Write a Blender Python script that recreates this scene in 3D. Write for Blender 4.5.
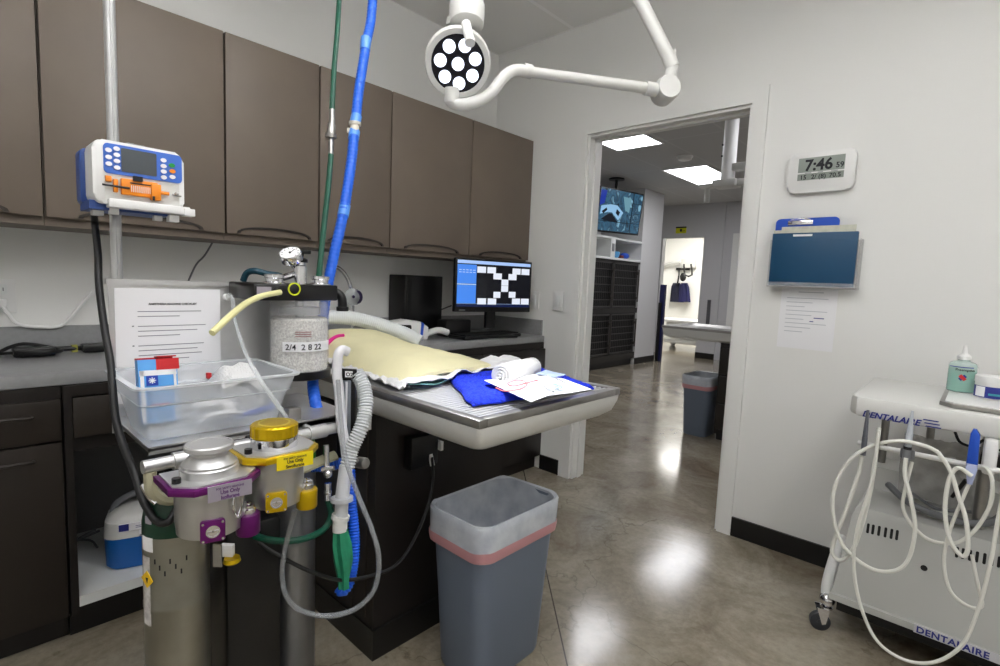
import bpy, bmesh, math, random
from mathutils import Vector, Matrix, noise
for o in list(bpy.data.objects): bpy.data.objects.remove(o)
SC = bpy.context.scene
COL = SC.collection
PI = math.pi
random.seed(7)

# ------------------------------------------------------------------ camera
FPX, YAW, PITCH, ROLL, CAMH = 521.7, .74542, .09778, .04173, 1.215
FW = Vector((-math.sin(YAW)*math.cos(PITCH), math.cos(YAW)*math.cos(PITCH), -math.sin(PITCH)))
R0 = Vector((math.cos(YAW), math.sin(YAW), 0)); U0 = R0.cross(FW)
RT = R0*math.cos(ROLL)+U0*math.sin(ROLL); UP = -R0*math.sin(ROLL)+U0*math.cos(ROLL)
EYE = Vector((0, 0, CAMH))
cd = bpy.data.cameras.new('camera'); cam = bpy.data.objects.new('camera', cd); COL.objects.link(cam)
cd.sensor_width = 36; cd.lens = FPX*36/1000; cd.clip_start = .05; cd.clip_end = 100
m = Matrix((RT, UP, -FW)).transposed().to_4x4(); m.translation = EYE; cam.matrix_world = m
SC.camera = cam
def ray(px, py): return FW*FPX + RT*(px-500) - UP*(py-333)
def D(px, py, d): return EYE + ray(px, py)*(d/FPX)              # point at depth d
def on(px, py, x=None, y=None, z=None):                         # point on a plane
    r = ray(px, py)
    t = ((x-EYE.x)/r.x) if x is not None else ((y-EYE.y)/r.y) if y is not None else ((z-EYE.z)/r.z)
    return EYE + r*t

# ------------------------------------------------------------------ world / exposure
w = bpy.data.worlds.new('world'); SC.world = w; w.use_nodes = True
w.node_tree.nodes['Background'].inputs[0].default_value = (.75, .8, .9, 1)
w.node_tree.nodes['Background'].inputs[1].default_value = .3
SC.view_settings.view_transform = 'Standard'; SC.view_settings.look = 'None'
SC.view_settings.gamma = 1; SC.view_settings.use_curve_mapping = False
SC.view_settings.exposure = 0.0
ROOM_LIGHT = 6.2      # emission of the ceiling troffers and added hanging panels in this room
FAR_LIGHT = 10.0       # troffers in the room beyond
XRAY_LIGHT = 26.0
EXAM_WATTS = 105.0

# ------------------------------------------------------------------ materials
def lin(c):
    return tuple(((v/255)/12.92 if v/255 <= .04045 else ((v/255+.055)/1.055)**2.4) for v in c)+(1,)
def mat(name, rgb, rough=.5, metal=0, trans=0, alpha=1, emit=None, es=0, var=0, vscale=30, bump=0, bscale=80, coat=0, ior=1.45, rvar=0):
    M = bpy.data.materials.new(name); M.use_nodes = True; nt = M.node_tree; b = nt.nodes['Principled BSDF']
    b.inputs['Base Color'].default_value = lin(rgb); b.inputs['Roughness'].default_value = rough
    b.inputs['Metallic'].default_value = metal; b.inputs['IOR'].default_value = ior
    b.inputs['Transmission Weight'].default_value = trans; b.inputs['Alpha'].default_value = alpha
    b.inputs['Coat Weight'].default_value = coat
    if emit: b.inputs['Emission Color'].default_value = lin(emit); b.inputs['Emission Strength'].default_value = es
    tc = nt.nodes.new('ShaderNodeTexCoord')
    if var or rvar:
        n = nt.nodes.new('ShaderNodeTexNoise'); n.inputs['Scale'].default_value = vscale; n.inputs['Detail'].default_value = 5
        nt.links.new(tc.outputs['Object'], n.inputs['Vector'])
        if var:
            r = nt.nodes.new('ShaderNodeValToRGB'); c = lin(rgb)
            r.color_ramp.elements[0].position = .3; r.color_ramp.elements[1].position = .7
            r.color_ramp.elements[0].color = tuple(max(0, v*(1-var)) for v in c[:3])+(1,)
            r.color_ramp.elements[1].color = tuple(min(1, v*(1+var)) for v in c[:3])+(1,)
            nt.links.new(n.outputs[0], r.inputs[0]); nt.links.new(r.outputs[0], b.inputs['Base Color'])
        if rvar:
            q = nt.nodes.new('ShaderNodeMapRange'); q.inputs[3].default_value = max(0, rough-rvar); q.inputs[4].default_value = rough+rvar
            nt.links.new(n.outputs[0], q.inputs[0]); nt.links.new(q.outputs[0], b.inputs['Roughness'])
    if bump:
        n = nt.nodes.new('ShaderNodeTexNoise'); n.inputs['Scale'].default_value = bscale; n.inputs['Detail'].default_value = 3
        nt.links.new(tc.outputs['Object'], n.inputs['Vector'])
        k = nt.nodes.new('ShaderNodeBump'); k.inputs['Strength'].default_value = bump; k.inputs['Distance'].default_value = .004
        nt.links.new(n.outputs[0], k.inputs['Height']); nt.links.new(k.outputs[0], b.inputs['Normal'])
    return M
wall_m = mat('wall_paint', (230, 230, 227), .6, bump=.08, bscale=160)
trim_m = mat('trim_paint', (230, 230, 227), .5)
base_m = mat('black_baseboard', (22, 21, 21), .35)
farwall_m = mat('dimmed_wall_paint', (196, 196, 198), .6, bump=.06, bscale=120)  # shade of the dimmer room beyond is put into this grey
xwall_m = mat('white_room_paint', (236, 236, 232), .6)
cab_m = mat('brown_laminate', (108, 97, 86), .52, var=.06, vscale=5, rvar=.03)
cabd_m = mat('dark_brown_laminate', (42, 36, 31), .45, var=.06, vscale=6)
cabk_m = mat('black_brown_laminate', (30, 26, 24), .42, var=.08, vscale=6)
seam_m = mat('shadow_gap_black', (12, 11, 11), .6)
shelfw_m = mat('white_melamine', (226, 228, 226), .35)
cnt_m = mat('grey_solid_surface', (140, 141, 142), .35, var=.06, vscale=60)
alu_m = mat('brushed_aluminium', (206, 206, 206), .36, .75, var=.08, vscale=12)
steel_m = mat('stainless_steel', (158, 156, 152), .34, .85, var=.08, vscale=20)
chrome_m = mat('chrome', (225, 225, 228), .08, 1)
whitep_m = mat('white_plastic', (228, 228, 226), .35)
greyw_m = mat('light_grey_enamel', (208, 208, 204), .38, coat=.1)
black_m = mat('black_plastic', (14, 14, 15), .3)
blackm_m = mat('black_matte', (10, 10, 11), .5)
rubber_m = mat('black_rubber', (16, 16, 17), .45)
grey_m = mat('mid_grey_plastic', (120, 122, 126), .45)
paper_m = mat('paper', (236, 236, 238), .6)
ink_m = mat('ink', (122, 124, 130), .7)
inkd_m = mat('dark_ink', (30, 30, 36), .7)
gold_m = mat('gold_anodised', (214, 178, 20), .28, .75)
purple_m = mat('purple_anodised', (104, 26, 104), .32, .6)
green_m = mat('cylinder_green', (8, 52, 34), .35)
ghose_m = mat('green_hose', (0, 74, 54), .35)
those_m = mat('teal_hose', (18, 62, 78), .35)
blue_m = mat('blue_hose', (34, 98, 214), .45)
blueflat_m = mat('royal_blue_plastic', (34, 82, 190), .4)
navy_m = mat('navy_vinyl', (24, 26, 74), .45)
cream_m = mat('cream_blanket', (232, 226, 184), .9, bump=.5, bscale=240, var=.04, vscale=9)
towel_m = mat('blue_towel', (22, 50, 205), .95, bump=1, bscale=300, var=.45, vscale=110)
towelw_m = mat('white_towel', (232, 232, 232), .95, bump=1, bscale=300)
teal_m = mat('teal_drape', (120, 176, 172), .8)
clear_m = mat('clear_plastic', (225, 230, 232), .12, alpha=.32)
bin_m = mat('frosted_bin', (226, 230, 234), .3, alpha=.33)
glass_m = mat('canister_acrylic', (235, 236, 236), .05, alpha=.16)
hosew_m = mat('white_corrugated', (212, 216, 218), .4)
hoset_m = mat('translucent_corrugated', (214, 218, 220), .35, alpha=.8)
yell_m = mat('yellowed_tube', (220, 216, 160), .3)
can_m = mat('grey_bin_plastic', (104, 114, 130), .42, bump=.1, bscale=300)
liner_m = mat('bin_liner', (228, 234, 248), .22, alpha=.62, var=.15, vscale=18, bump=.6, bscale=25)
pink_m = mat('red_liner_band', (224, 160, 164), .4, alpha=.7)
orange_m = mat('orange_plastic', (236, 138, 26), .4)
ylabel_m = mat('yellow_label', (236, 212, 16), .45)
slabel_m = mat('silver_label', (176, 170, 184), .35, .5)
red_m = mat('red_print', (196, 34, 40), .45)
purpt_m = mat('purple_print', (90, 30, 110), .5)
bagg_m = mat('green_latex', (34, 132, 96), .5, var=.2, vscale=40)
gran = mat('sodalime_granules', (216, 214, 208), .8, bump=1, bscale=160, var=.32, vscale=170)
folder_m = mat('teal_folder', (18, 70, 104), .45)
lcd_m = mat('lcd_grey', (142, 150, 142), .3)
gel_m = mat('green_liquid', (84, 190, 160), .2)
bluetxt_m = mat('blue_print', (40, 48, 128), .5)
hosec_m = mat('cream_hose', (222, 222, 214), .4)
tank_m = mat('tank_aluminium', (150, 148, 138), .4, .9, var=.12, vscale=14, rvar=.08)
led_m = mat('led_lens', (250, 250, 255), .15, emit=(226, 234, 255), es=1.5)
dlens_m = mat('dark_lens_plate', (22, 24, 34), .25)
tank2_m = mat('tank_steel', (136, 138, 142), .36, .9, var=.08, vscale=14)
kbar_m = mat('kennel_bars', (104, 102, 100), .35, .8)

def floor_mat():
    M = bpy.data.materials.new('polished_concrete'); M.use_nodes = True; nt = M.node_tree; N = nt.nodes; L = nt.links
    b = N['Principled BSDF']; g = N.new('ShaderNodeNewGeometry')
    n1 = N.new('ShaderNodeTexNoise'); n1.inputs['Scale'].default_value = 2.6; n1.inputs['Detail'].default_value = 9; n1.inputs['Roughness'].default_value = .68; n1.inputs['Distortion'].default_value = .8
    n2 = N.new('ShaderNodeTexNoise'); n2.inputs['Scale'].default_value = 38; n2.inputs['Detail'].default_value = 6; n2.inputs['Roughness'].default_value = .7
    L.new(g.outputs['Position'], n1.inputs['Vector']); L.new(g.outputs['Position'], n2.inputs['Vector'])
    r = N.new('ShaderNodeValToRGB'); e = r.color_ramp.elements
    e[0].position = .3; e[0].color = lin((112, 99, 82)); e[1].position = .72; e[1].color = lin((172, 165, 150))
    k = r.color_ramp.elements.new(.5); k.color = lin((146, 137, 120))
    L.new(n1.outputs[0], r.inputs[0])
    mx = N.new('ShaderNodeMix'); mx.data_type = 'RGBA'; mx.blend_type = 'MULTIPLY'; mx.inputs[0].default_value = .5
    r2 = N.new('ShaderNodeValToRGB'); r2.color_ramp.elements[0].position = .3; r2.color_ramp.elements[0].color = (.62, .6, .56, 1); r2.color_ramp.elements[1].position = .6; r2.color_ramp.elements[1].color = (1.05, 1.05, 1.05, 1)
    L.new(n2.outputs[0], r2.inputs[0]); L.new(r.outputs[0], mx.inputs[6]); L.new(r2.outputs[0], mx.inputs[7])
    # hairline cracks
    v = N.new('ShaderNodeTexVoronoi'); v.feature = 'DISTANCE_TO_EDGE'; v.inputs['Scale'].default_value = .9
    nd = N.new('ShaderNodeTexNoise'); nd.inputs['Scale'].default_value = 5; nd.inputs['Detail'].default_value = 6
    L.new(g.outputs['Position'], nd.inputs['Vector'])
    ad = N.new('ShaderNodeVectorMath'); ad.operation = 'MULTIPLY_ADD'; ad.inputs[1].default_value = (.5, .5, .5)
    L.new(nd.outputs[1], ad.inputs[0]); L.new(g.outputs['Position'], ad.inputs[2]); L.new(ad.outputs[0], v.inputs['Vector'])
    rc = N.new('ShaderNodeValToRGB'); rc.color_ramp.elements[0].color = (.6, .57, .52, 1); rc.color_ramp.elements[1].position = .006; rc.color_ramp.elements[1].color = (1, 1, 1, 1)
    L.new(v.outputs['Distance'], rc.inputs[0])
    m2 = N.new('ShaderNodeMix'); m2.data_type = 'RGBA'; m2.blend_type = 'MULTIPLY'; m2.inputs[0].default_value = .8
    L.new(mx.outputs[2], m2.inputs[6]); L.new(rc.outputs[0], m2.inputs[7])
    # saw-cut joint, x + y = .452
    sp = N.new('ShaderNodeSeparateXYZ'); L.new(g.outputs['Position'], sp.inputs[0])
    a = N.new('ShaderNodeMath'); a.operation = 'ADD'; L.new(sp.outputs[0], a.inputs[0]); L.new(sp.outputs[1], a.inputs[1])
    s = N.new('ShaderNodeMath'); s.operation = 'SUBTRACT'; s.inputs[1].default_value = .456; L.new(a.outputs[0], s.inputs[0])
    ab = N.new('ShaderNodeMath'); ab.operation = 'ABSOLUTE'; L.new(s.outputs[0], ab.inputs[0])
    lt = N.new('ShaderNodeMath'); lt.operation = 'LESS_THAN'; lt.inputs[1].default_value = .0035; L.new(ab.outputs[0], lt.inputs[0])
    m3 = N.new('ShaderNodeMix'); m3.data_type = 'RGBA'; m3.inputs[7].default_value = lin((62, 56, 50))
    L.new(lt.outputs[0], m3.inputs[0]); L.new(m2.outputs[2], m3.inputs[6]); L.new(m3.outputs[2], b.inputs['Base Color'])
    q = N.new('ShaderNodeMapRange'); q.inputs[3].default_value = .06; q.inputs[4].default_value = .26
    L.new(n2.outputs[0], q.inputs[0]); L.new(q.outputs[0], b.inputs['Roughness'])
    b.inputs['Coat Weight'].default_value = .25; b.inputs['Coat Roughness'].default_value = .12
    return M
floor_m = floor_mat()
def ceil_mat(name, rgb, ox, oy):
    M = bpy.data.materials.new(name); M.use_nodes = True; nt = M.node_tree; N = nt.nodes; L = nt.links
    b = N['Principled BSDF']; g = N.new('ShaderNodeNewGeometry'); b.inputs['Roughness'].default_value = .8
    sp = N.new('ShaderNodeSeparateXYZ'); L.new(g.outputs['Position'], sp.inputs[0])
    res = []
    for i, (o, pitch) in enumerate(((ox, .61), (oy, 1.22))):
        a = N.new('ShaderNodeMath'); a.operation = 'SUBTRACT'; a.inputs[1].default_value = o; L.new(sp.outputs[i], a.inputs[0])
        d = N.new('ShaderNodeMath'); d.operation = 'PINGPONG'; d.inputs[1].default_value = pitch/2; L.new(a.outputs[0], d.inputs[0])
        l = N.new('ShaderNodeMath'); l.operation = 'LESS_THAN'; l.inputs[1].default_value = .012; L.new(d.outputs[0], l.inputs[0]); res.append(l)
    mxx = N.new('ShaderNodeMath'); mxx.operation = 'MAXIMUM'; L.new(res[0].outputs[0], mxx.inputs[0]); L.new(res[1].outputs[0], mxx.inputs[1])
    m3 = N.new('ShaderNodeMix'); m3.data_type = 'RGBA'; m3.inputs[6].default_value = lin(rgb); m3.inputs[7].default_value = lin(tuple(min(255, c*1.05) for c in rgb))
    L.new(mxx.outputs[0], m3.inputs[0]); L.new(m3.outputs[2], b.inputs['Base Color'])
    return M
ceil_m = ceil_mat('ceiling_tile', (244, 244, 242), -2.575, 2.665)
ceilfar_m = ceil_mat('dimmed_ceiling_tile', (186, 186, 186), -3.2, 5.2)  # tile tone lowered to paint in that room's dimmer light
def screen_mat(name, colors, scale, es, dist=1.0):
    M = bpy.data.materials.new(name); M.use_nodes = True; nt = M.node_tree; N = nt.nodes; L = nt.links
    b = N['Principled BSDF']; tc = N.new('ShaderNodeTexCoord')
    n = N.new('ShaderNodeTexNoise'); n.inputs['Scale'].default_value = scale; n.inputs['Detail'].default_value = 2; n.inputs['Distortion'].default_value = dist
    L.new(tc.outputs['Object'], n.inputs['Vector'])
    r = N.new('ShaderNodeValToRGB'); r.color_ramp.elements[0].position = .3; r.color_ramp.elements[1].position = .7
    r.color_ramp.elements[0].color = lin(colors[0]); r.color_ramp.elements[1].color = lin(colors[-1])
    for i, c in enumerate(colors[1:-1]):
        k = r.color_ramp.elements.new(.3+.4*(i+1)/(len(colors)-1)); k.color = lin(c)
    L.new(n.outputs[0], r.inputs[0]); L.new(r.outputs[0], b.inputs['Emission Color']); b.inputs['Emission Strength'].default_value = es
    b.inputs['Base Color'].default_value = (.01, .01, .01, 1); b.inputs['Roughness'].default_value = .2
    return M
def emis(name, rgb, es=1.0):
    return mat(name, (8, 8, 10), .2, emit=rgb, es=es)

# ------------------------------------------------------------------ mesh helpers
def catmull(pts, n=8):
    p = [Vector(q) for q in pts]
    if len(p) < 3: return p
    out = []
    for i in range(len(p)-1):
        a = p[i-1] if i else p[0]*2-p[1]; b = p[i]; c = p[i+1]; d = p[i+2] if i+2 < len(p) else p[-1]*2-p[-2]
        for k in range(n):
            t = k/n
            out.append(.5*((2*b)+(c-a)*t+(2*a-5*b+4*c-d)*t*t+(3*b-a-3*c+d)*t**3))
    out.append(p[-1]); return out
class MB:
    def __init__(s): s.bm = bmesh.new()
    def xf(s, vs, M):
        for v in vs: v.co = M @ v.co
    def box(s, lo, hi, M=None, bev=0, seg=2):
        lo = Vector(lo); hi = Vector(hi); vs = []
        for x in (lo.x, hi.x):
            for y in (lo.y, hi.y):
                for z in (lo.z, hi.z): vs.append(s.bm.verts.new((x, y, z)))
        F = [(0, 1, 3, 2), (4, 6, 7, 5), (0, 4, 5, 1), (2, 3, 7, 6), (0, 2, 6, 4), (1, 5, 7, 3)]
        fs = [s.bm.faces.new([vs[i] for i in f]) for f in F]
        if bev:
            es = list({e for f in fs for e in f.edges})
            r = bmesh.ops.bevel(s.bm, geom=es, offset=bev, segments=seg, profile=.5, affect='EDGES')
            vs = list({v for f in r['faces'] for v in f.verts} | {v for v in vs if v.is_valid})
        if M is not None: s.xf(vs, M)
        return s
    def prism(s, poly, h0, h1, M=None, bev=0):               # polygon in local xy, extruded z
        b = [s.bm.verts.new((p[0], p[1], h0)) for p in poly]; t = [s.bm.verts.new((p[0], p[1], h1)) for p in poly]
        n = len(poly); fs = [s.bm.faces.new(b[::-1]), s.bm.faces.new(t)]
        for i in range(n): fs.append(s.bm.faces.new((b[i], b[(i+1) % n], t[(i+1) % n], t[i])))
        vs = b+t
        if bev:
            es = list(set(fs[0].edges) | set(fs[1].edges))
            r = bmesh.ops.bevel(s.bm, geom=es, offset=bev, segments=2, profile=.5, affect='EDGES')
            vs = list({v for f in r['faces'] for v in f.verts} | {v for v in vs if v.is_valid})
        if M is not None: s.xf(vs, M)
        return s
    def loft(s, rings, cap=True, closed=True):
        R = [[s.bm.verts.new(p) for p in r] for r in rings]; n = len(R[0])
        for a, b in zip(R, R[1:]):
            for i in range(n if closed else n-1):
                s.bm.faces.new((a[i], a[(i+1) % n], b[(i+1) % n], b[i]))
        if cap and closed: s.bm.faces.new(R[0][::-1]); s.bm.faces.new(R[-1])
        return s
    def lathe(s, prof, o, ax=(0, 0, 1), seg=28, cap=True):     # prof: [(r, h)]
        o = Vector(o); ax = Vector(ax).normalized(); q = ax.to_track_quat('Z', 'Y').to_matrix()
        return s.loft([[o+q @ Vector((r*math.cos(2*PI*i/seg), r*math.sin(2*PI*i/seg), h)) for i in range(seg)] for r, h in prof], cap)
    def cyl(s, a, b, r, r2=None, seg=20):
        a = Vector(a); b = Vector(b)
        return s.lathe([(r, 0), (r if r2 is None else r2, (b-a).length)], a, b-a, seg)
    def tube(s, pts, r, seg=10, n=8, corr=None, smooth=True, flat=1.0):
        p = catmull(pts, n) if smooth else [Vector(q) for q in pts]
        if corr:                                             # resample for rings
            pitch, amp = corr; L = [0]
            for a, b in zip(p, p[1:]): L.append(L[-1]+(b-a).length)
            N = max(4, int(L[-1]/pitch)*4); q = []; j = 0
            for k in range(N+1):
                t = L[-1]*k/N
                while j < len(L)-2 and L[j+1] < t: j += 1
                u = (t-L[j])/max(1e-9, L[j+1]-L[j]); q.append(p[j].lerp(p[j+1], u))
            p = q
        T = [(p[min(i+1, len(p)-1)]-p[max(i-1, 0)]).normalized() for i in range(len(p))]
        u = T[0].orthogonal().normalized(); rings = []
        for i, c in enumerate(p):
            u = (u-T[i]*u.dot(T[i])).normalized(); v = T[i].cross(u)
            rr = r*(r and 1)
            if corr: rr = r*(1+corr[1]*(1 if i % 4 in (1, 2) else -1))
            rings.append([c+(u*math.cos(2*PI*k/seg)+v*math.sin(2*PI*k/seg)*flat)*rr for k in range(seg)])
        return s.loft(rings)
    def ball(s, c, r, seg=16, sc=(1, 1, 1)):
        res = bmesh.ops.create_uvsphere(s.bm, u_segments=seg, v_segments=seg//2, radius=r)
        for v in res['verts']: v.co = Vector(c)+Vector((v.co.x*sc[0], v.co.y*sc[1], v.co.z*sc[2]))
        return s
    def grid(s, f, nu, nv, thick=0):
        V = [[s.bm.verts.new(f(i/nu, j/nv)) for j in range(nv+1)] for i in range(nu+1)]
        fs = [s.bm.faces.new((V[i][j], V[i+1][j], V[i+1][j+1], V[i][j+1])) for i in range(nu) for j in range(nv)]
        if thick:
            W = [[s.bm.verts.new(V[i][j].co-Vector((0, 0, thick))) for j in range(nv+1)] for i in range(nu+1)]
            for i in range(nu):
                for j in range(nv): s.bm.faces.new((W[i][j], W[i][j+1], W[i+1][j+1], W[i+1][j]))
            for i in range(nu):
                s.bm.faces.new((V[i][0], W[i][0], W[i+1][0], V[i+1][0])); s.bm.faces.new((V[i][nv], V[i+1][nv], W[i+1][nv], W[i][nv]))
            for j in range(nv):
                s.bm.faces.new((V[0][j], V[0][j+1], W[0][j+1], W[0][j])); s.bm.faces.new((V[nu][j], W[nu][j], W[nu][j+1], V[nu][j+1]))
        return s
    def build(s, name, m, parent=None, origin=None, smooth=35):
        off = Vector((0, 0, 0))
        if parent is not None: off = wloc(parent)
        elif origin is not None: off = Vector(origin)
        for v in s.bm.verts: v.co -= off
        bmesh.ops.recalc_face_normals(s.bm, faces=s.bm.faces)
        me = bpy.data.meshes.new(name); s.bm.to_mesh(me); s.bm.free()
        me.materials.append(m)
        if smooth:
            me.shade_smooth(); me.set_sharp_from_angle(angle=math.radians(smooth))
        o = bpy.data.objects.new(name, me); COL.objects.link(o)
        if parent is not None: o.parent = parent
        elif origin is not None: o.location = off
        return o
def wloc(o):
    l = Vector((0, 0, 0))
    while o: l += o.location; o = o.parent
    return l
def tag(o, label, cat, group=None, kind=None):
    o['label'] = label; o['category'] = cat
    if group: o['group'] = group
    if kind: o['kind'] = kind
    return o
def thing(name, label, cat, loc, group=None):
    o = bpy.data.objects.new(name, None); COL.objects.link(o); o.location = Vector(loc); o.empty_display_size = .05
    return tag(o, label, cat, group)
def struct(name, mb, m, label=None, parent=None):
    o = mb.build(name, m, parent); o['kind'] = 'structure'
    if label: o['label'] = label; o['category'] = name.split('_')[0]
    return o
def frame(o, x, y, z=None):                                   # matrix from origin and axes
    x = Vector(x).normalized(); y = Vector(y).normalized(); z = x.cross(y) if z is None else Vector(z).normalized()
    M = Matrix((x, y, z)).transposed().to_4x4(); M.translation = Vector(o); return M
def text(s, size, M, m, name, parent, bold=0, align='LEFT', shear=0, sx=1.0, sp=1.0):
    c = bpy.data.curves.new('t', 'FONT'); c.body = s; c.size = size; c.extrude = .0004; c.offset = bold*size; c.align_x = align; c.shear = shear; c.space_character = sp
    c.resolution_u = 3
    t = bpy.data.objects.new('t', c); COL.objects.link(t)
    me = bpy.data.meshes.new_from_object(t); bpy.data.objects.remove(t)
    for v in me.vertices: v.co = M @ Vector((v.co.x*sx, v.co.y, v.co.z))
    off = wloc(parent)
    for v in me.vertices: v.co -= off
    me.materials.clear(); me.materials.append(m)
    o = bpy.data.objects.new(name, me); COL.objects.link(o); o.parent = parent; return o
def arc(cx, cy, r, a0, a1, n=6):
    return [(cx+r*math.cos(math.radians(a0+(a1-a0)*i/n)), cy+r*math.sin(math.radians(a0+(a1-a0)*i/n))) for i in range(n+1)]
def rrect(x0, y0, x1, y1, r, n=5):
    return arc(x1-r, y1-r, r, 0, 90, n)+arc(x0+r, y1-r, r, 90, 180, n)+arc(x0+r, y0+r, r, 180, 270, n)+arc(x1-r, y0+r, r, 270, 360, n)

# ================================================================== STRUCTURE
XA, YB, ZC = -2.575, 2.665, 2.74
XR, YF = 1.5, -1.9                   # right and back walls, behind the camera
DL, DR, DT = -1.812, -.892, 2.10     # door opening
WT = .13
XFL, XFR, YW = -4.75, .9, 9.3      # the room beyond
struct('floor', MB().box((-7.0, YF-.1, -.1), (XR+.1, 13.2, 0)), floor_m, 'polished mottled grey brown concrete floor')
struct('ceiling', MB().box((XA-.15, YF-.1, ZC), (XR+.15, YB+WT*.5, ZC+.08)), ceil_m, 'pale suspended tile ceiling')
struct('ceiling', MB().box((XFL-.1, YB+WT*.5, ZC), (XFR+.1, 9.42, ZC+.08)), ceilfar_m, 'tile ceiling of the room beyond the doorway, greyed for its dimmer light')
struct('wall_left', MB().box((XA-.12, YF-.1, 0), (XA, YB, ZC)), wall_m, 'off-white wall behind the cabinets')
struct('wall_back', MB().box((XFL-.1, YB, 0), (DL, YB+WT, ZC)).box((DR, YB, 0), (XR+.1, YB+WT, ZC)).box((DL, YB, DT), (DR, YB+WT, ZC)), wall_m, 'off-white wall with the open doorway')
struct('wall_right', MB().box((XR, YF-.1, 0), (XR+.12, YB, ZC)), wall_m)
struct('wall_front', MB().box((XA, YF-.12, 0), (XR, YF, ZC)), wall_m)
# door casing
cw, ct = .08, .018
for nm, y0, y1 in (('trim_1', YB-ct, YB), ('trim_2', YB+WT, YB+WT+ct)):
    struct(nm, MB().box((DL-cw, y0, 0), (DL, y1, DT+.075)).box((DR, y0, 0), (DR+cw-.012, y1, DT+.075)).box((DL, y0, DT), (DR, y1, DT+.075)), trim_m, 'white door casing' if nm == 'trim_1' else None)
struct('trim_3', MB().box((DL, YB, 0), (DL+.014, YB+WT, DT)).box((DR-.014, YB, 0), (DR, YB+WT, DT)).box((DL+.014, YB, DT-.014), (DR-.014, YB+WT, DT))
       .box((DL+.014, YB+.05, 0), (DL+.024, YB+.09, DT-.014)).box((DL+.014, YB+.05, DT-.026), (DR-.014, YB+.09, DT-.014)), trim_m, 'white door jamb lining')
struct('baseboard_back', MB().box((-2.05, YB-.012, 0), (DL-cw, YB, .095)).box((DR+cw-.012, YB-.012, 0), (XR, YB, .095)), base_m, 'black vinyl baseboard')
struct('baseboard_right', MB().box((XR-.012, YF, 0), (XR, YB-.012, .095)), base_m)

# room beyond
struct('wall_far', MB().box((-6.3, YW, 0), (-4.53, YW+.12, ZC)).box((-3.76, YW, 0), (-3.42, YW+.12, ZC)).box((-4.53, YW, 2.15), (-3.76, YW+.12, ZC)), farwall_m, 'far wall greyed for its dimmer light, with a bright doorway')
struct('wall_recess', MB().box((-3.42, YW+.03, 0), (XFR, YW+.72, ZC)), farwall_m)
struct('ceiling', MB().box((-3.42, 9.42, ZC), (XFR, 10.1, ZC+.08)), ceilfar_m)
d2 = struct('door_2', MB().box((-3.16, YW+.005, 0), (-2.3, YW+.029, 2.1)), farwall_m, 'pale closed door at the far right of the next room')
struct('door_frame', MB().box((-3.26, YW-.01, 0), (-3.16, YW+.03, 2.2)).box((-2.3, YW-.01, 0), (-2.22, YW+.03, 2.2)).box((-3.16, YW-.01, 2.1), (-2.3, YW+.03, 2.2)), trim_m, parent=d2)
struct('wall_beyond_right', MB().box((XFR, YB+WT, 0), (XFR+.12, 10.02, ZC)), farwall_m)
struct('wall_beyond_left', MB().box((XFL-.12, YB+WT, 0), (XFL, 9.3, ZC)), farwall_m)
struct('baseboard_far', MB().box((-3.76, YW-.012, 0), (-3.42, YW, .1)), base_m)
# bright room past the far doorway
struct('wall_xray', MB().box((-7.0, 12.6, 0), (-2.6, 12.7, ZC)).box((-7.0, YW+.12, 0), (-6.9, 12.6, ZC)).box((-2.6, YW+.72, 0), (-2.5, 12.7, ZC)), xwall_m, 'bright white wall of the room seen through the far doorway')
struct('ceiling', MB().box((-7.0, 9.42, ZC+.001), (-3.42, 12.7, ZC+.08)).box((-3.42, 10.1, ZC+.001), (-2.5, 12.7, ZC+.08)), ceil_m)

# ------------------------------------------------------------------ ceiling lights
def troffer(loc, sx, sy, es, label, group=None):
    t = thing('ceiling_light', label, 'ceiling light', loc, group); L = Vector(loc)
    f = MB(); b = .03
    for a, c in (((-sx/2, -sy/2), (sx/2, -sy/2+b)), ((-sx/2, sy/2-b), (sx/2, sy/2)), ((-sx/2, -sy/2+b), (-sx/2+b, sy/2-b)), ((sx/2-b, -sy/2+b), (sx/2, sy/2-b))):
        f.box(L+Vector((a[0], a[1], -.012)), L+Vector((c[0], c[1], 0)))
    f.build('frame', whitep_m, t)
    MB().box(L+Vector((-sx/2+b, -sy/2+b, -.008)), L+Vector((sx/2-b, sy/2-b, -.001))).build('diffuser', es, t)
    if L.z < ZC-.1:
        MB().box(L+Vector((-sx/2+b, -sy/2+b, .001)), L+Vector((sx/2-b, sy/2-b, .006))).build('added_upper_diffuser', up_e, t)
        for a in (-1, 1):
            for c in (-1, 1): MB().cyl(L+Vector((a*(sx/2-.01), c*(sy/2-.01), 0)), (L.x+a*(sx/2-.01), L.y+c*(sy/2-.01), ZC), .003, seg=6).build('suspension_wire', steel_m, t)
    return t
room_e = mat('room_diffuser', (250, 250, 250), .5, emit=(250, 249, 250), es=ROOM_LIGHT)
up_e = mat('added_up_diffuser', (250, 250, 250), .5, emit=(250, 249, 250), es=ROOM_LIGHT*2.2)  # added upward glow of the hanging panels, meant to lift the ceiling
far_e = mat('far_diffuser', (250, 250, 250), .5, emit=(250, 250, 255), es=FAR_LIGHT)
x_e = mat('xray_diffuser', (250, 250, 250), .5, emit=(255, 252, 246), es=XRAY_LIGHT)
G = 'ceiling troffers of the treatment room'
for x, y, l in ((-.8, .7, 'added unseen hanging panel light nearest the doorway wall, left'), (.8, .7, 'added unseen hanging panel light nearest the doorway wall, right'), (-.55, -.8, 'rectangular ceiling light at the rear left'), (.75, -.8, 'rectangular ceiling light at the rear right')):
    troffer((x, y, 2.5 if y > 0 else ZC), .6, 1.1, room_e, l, G)  # front pair is added, hung unseen to brighten ceiling and even out walls
G = 'ceiling troffers of the room beyond'
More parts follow.
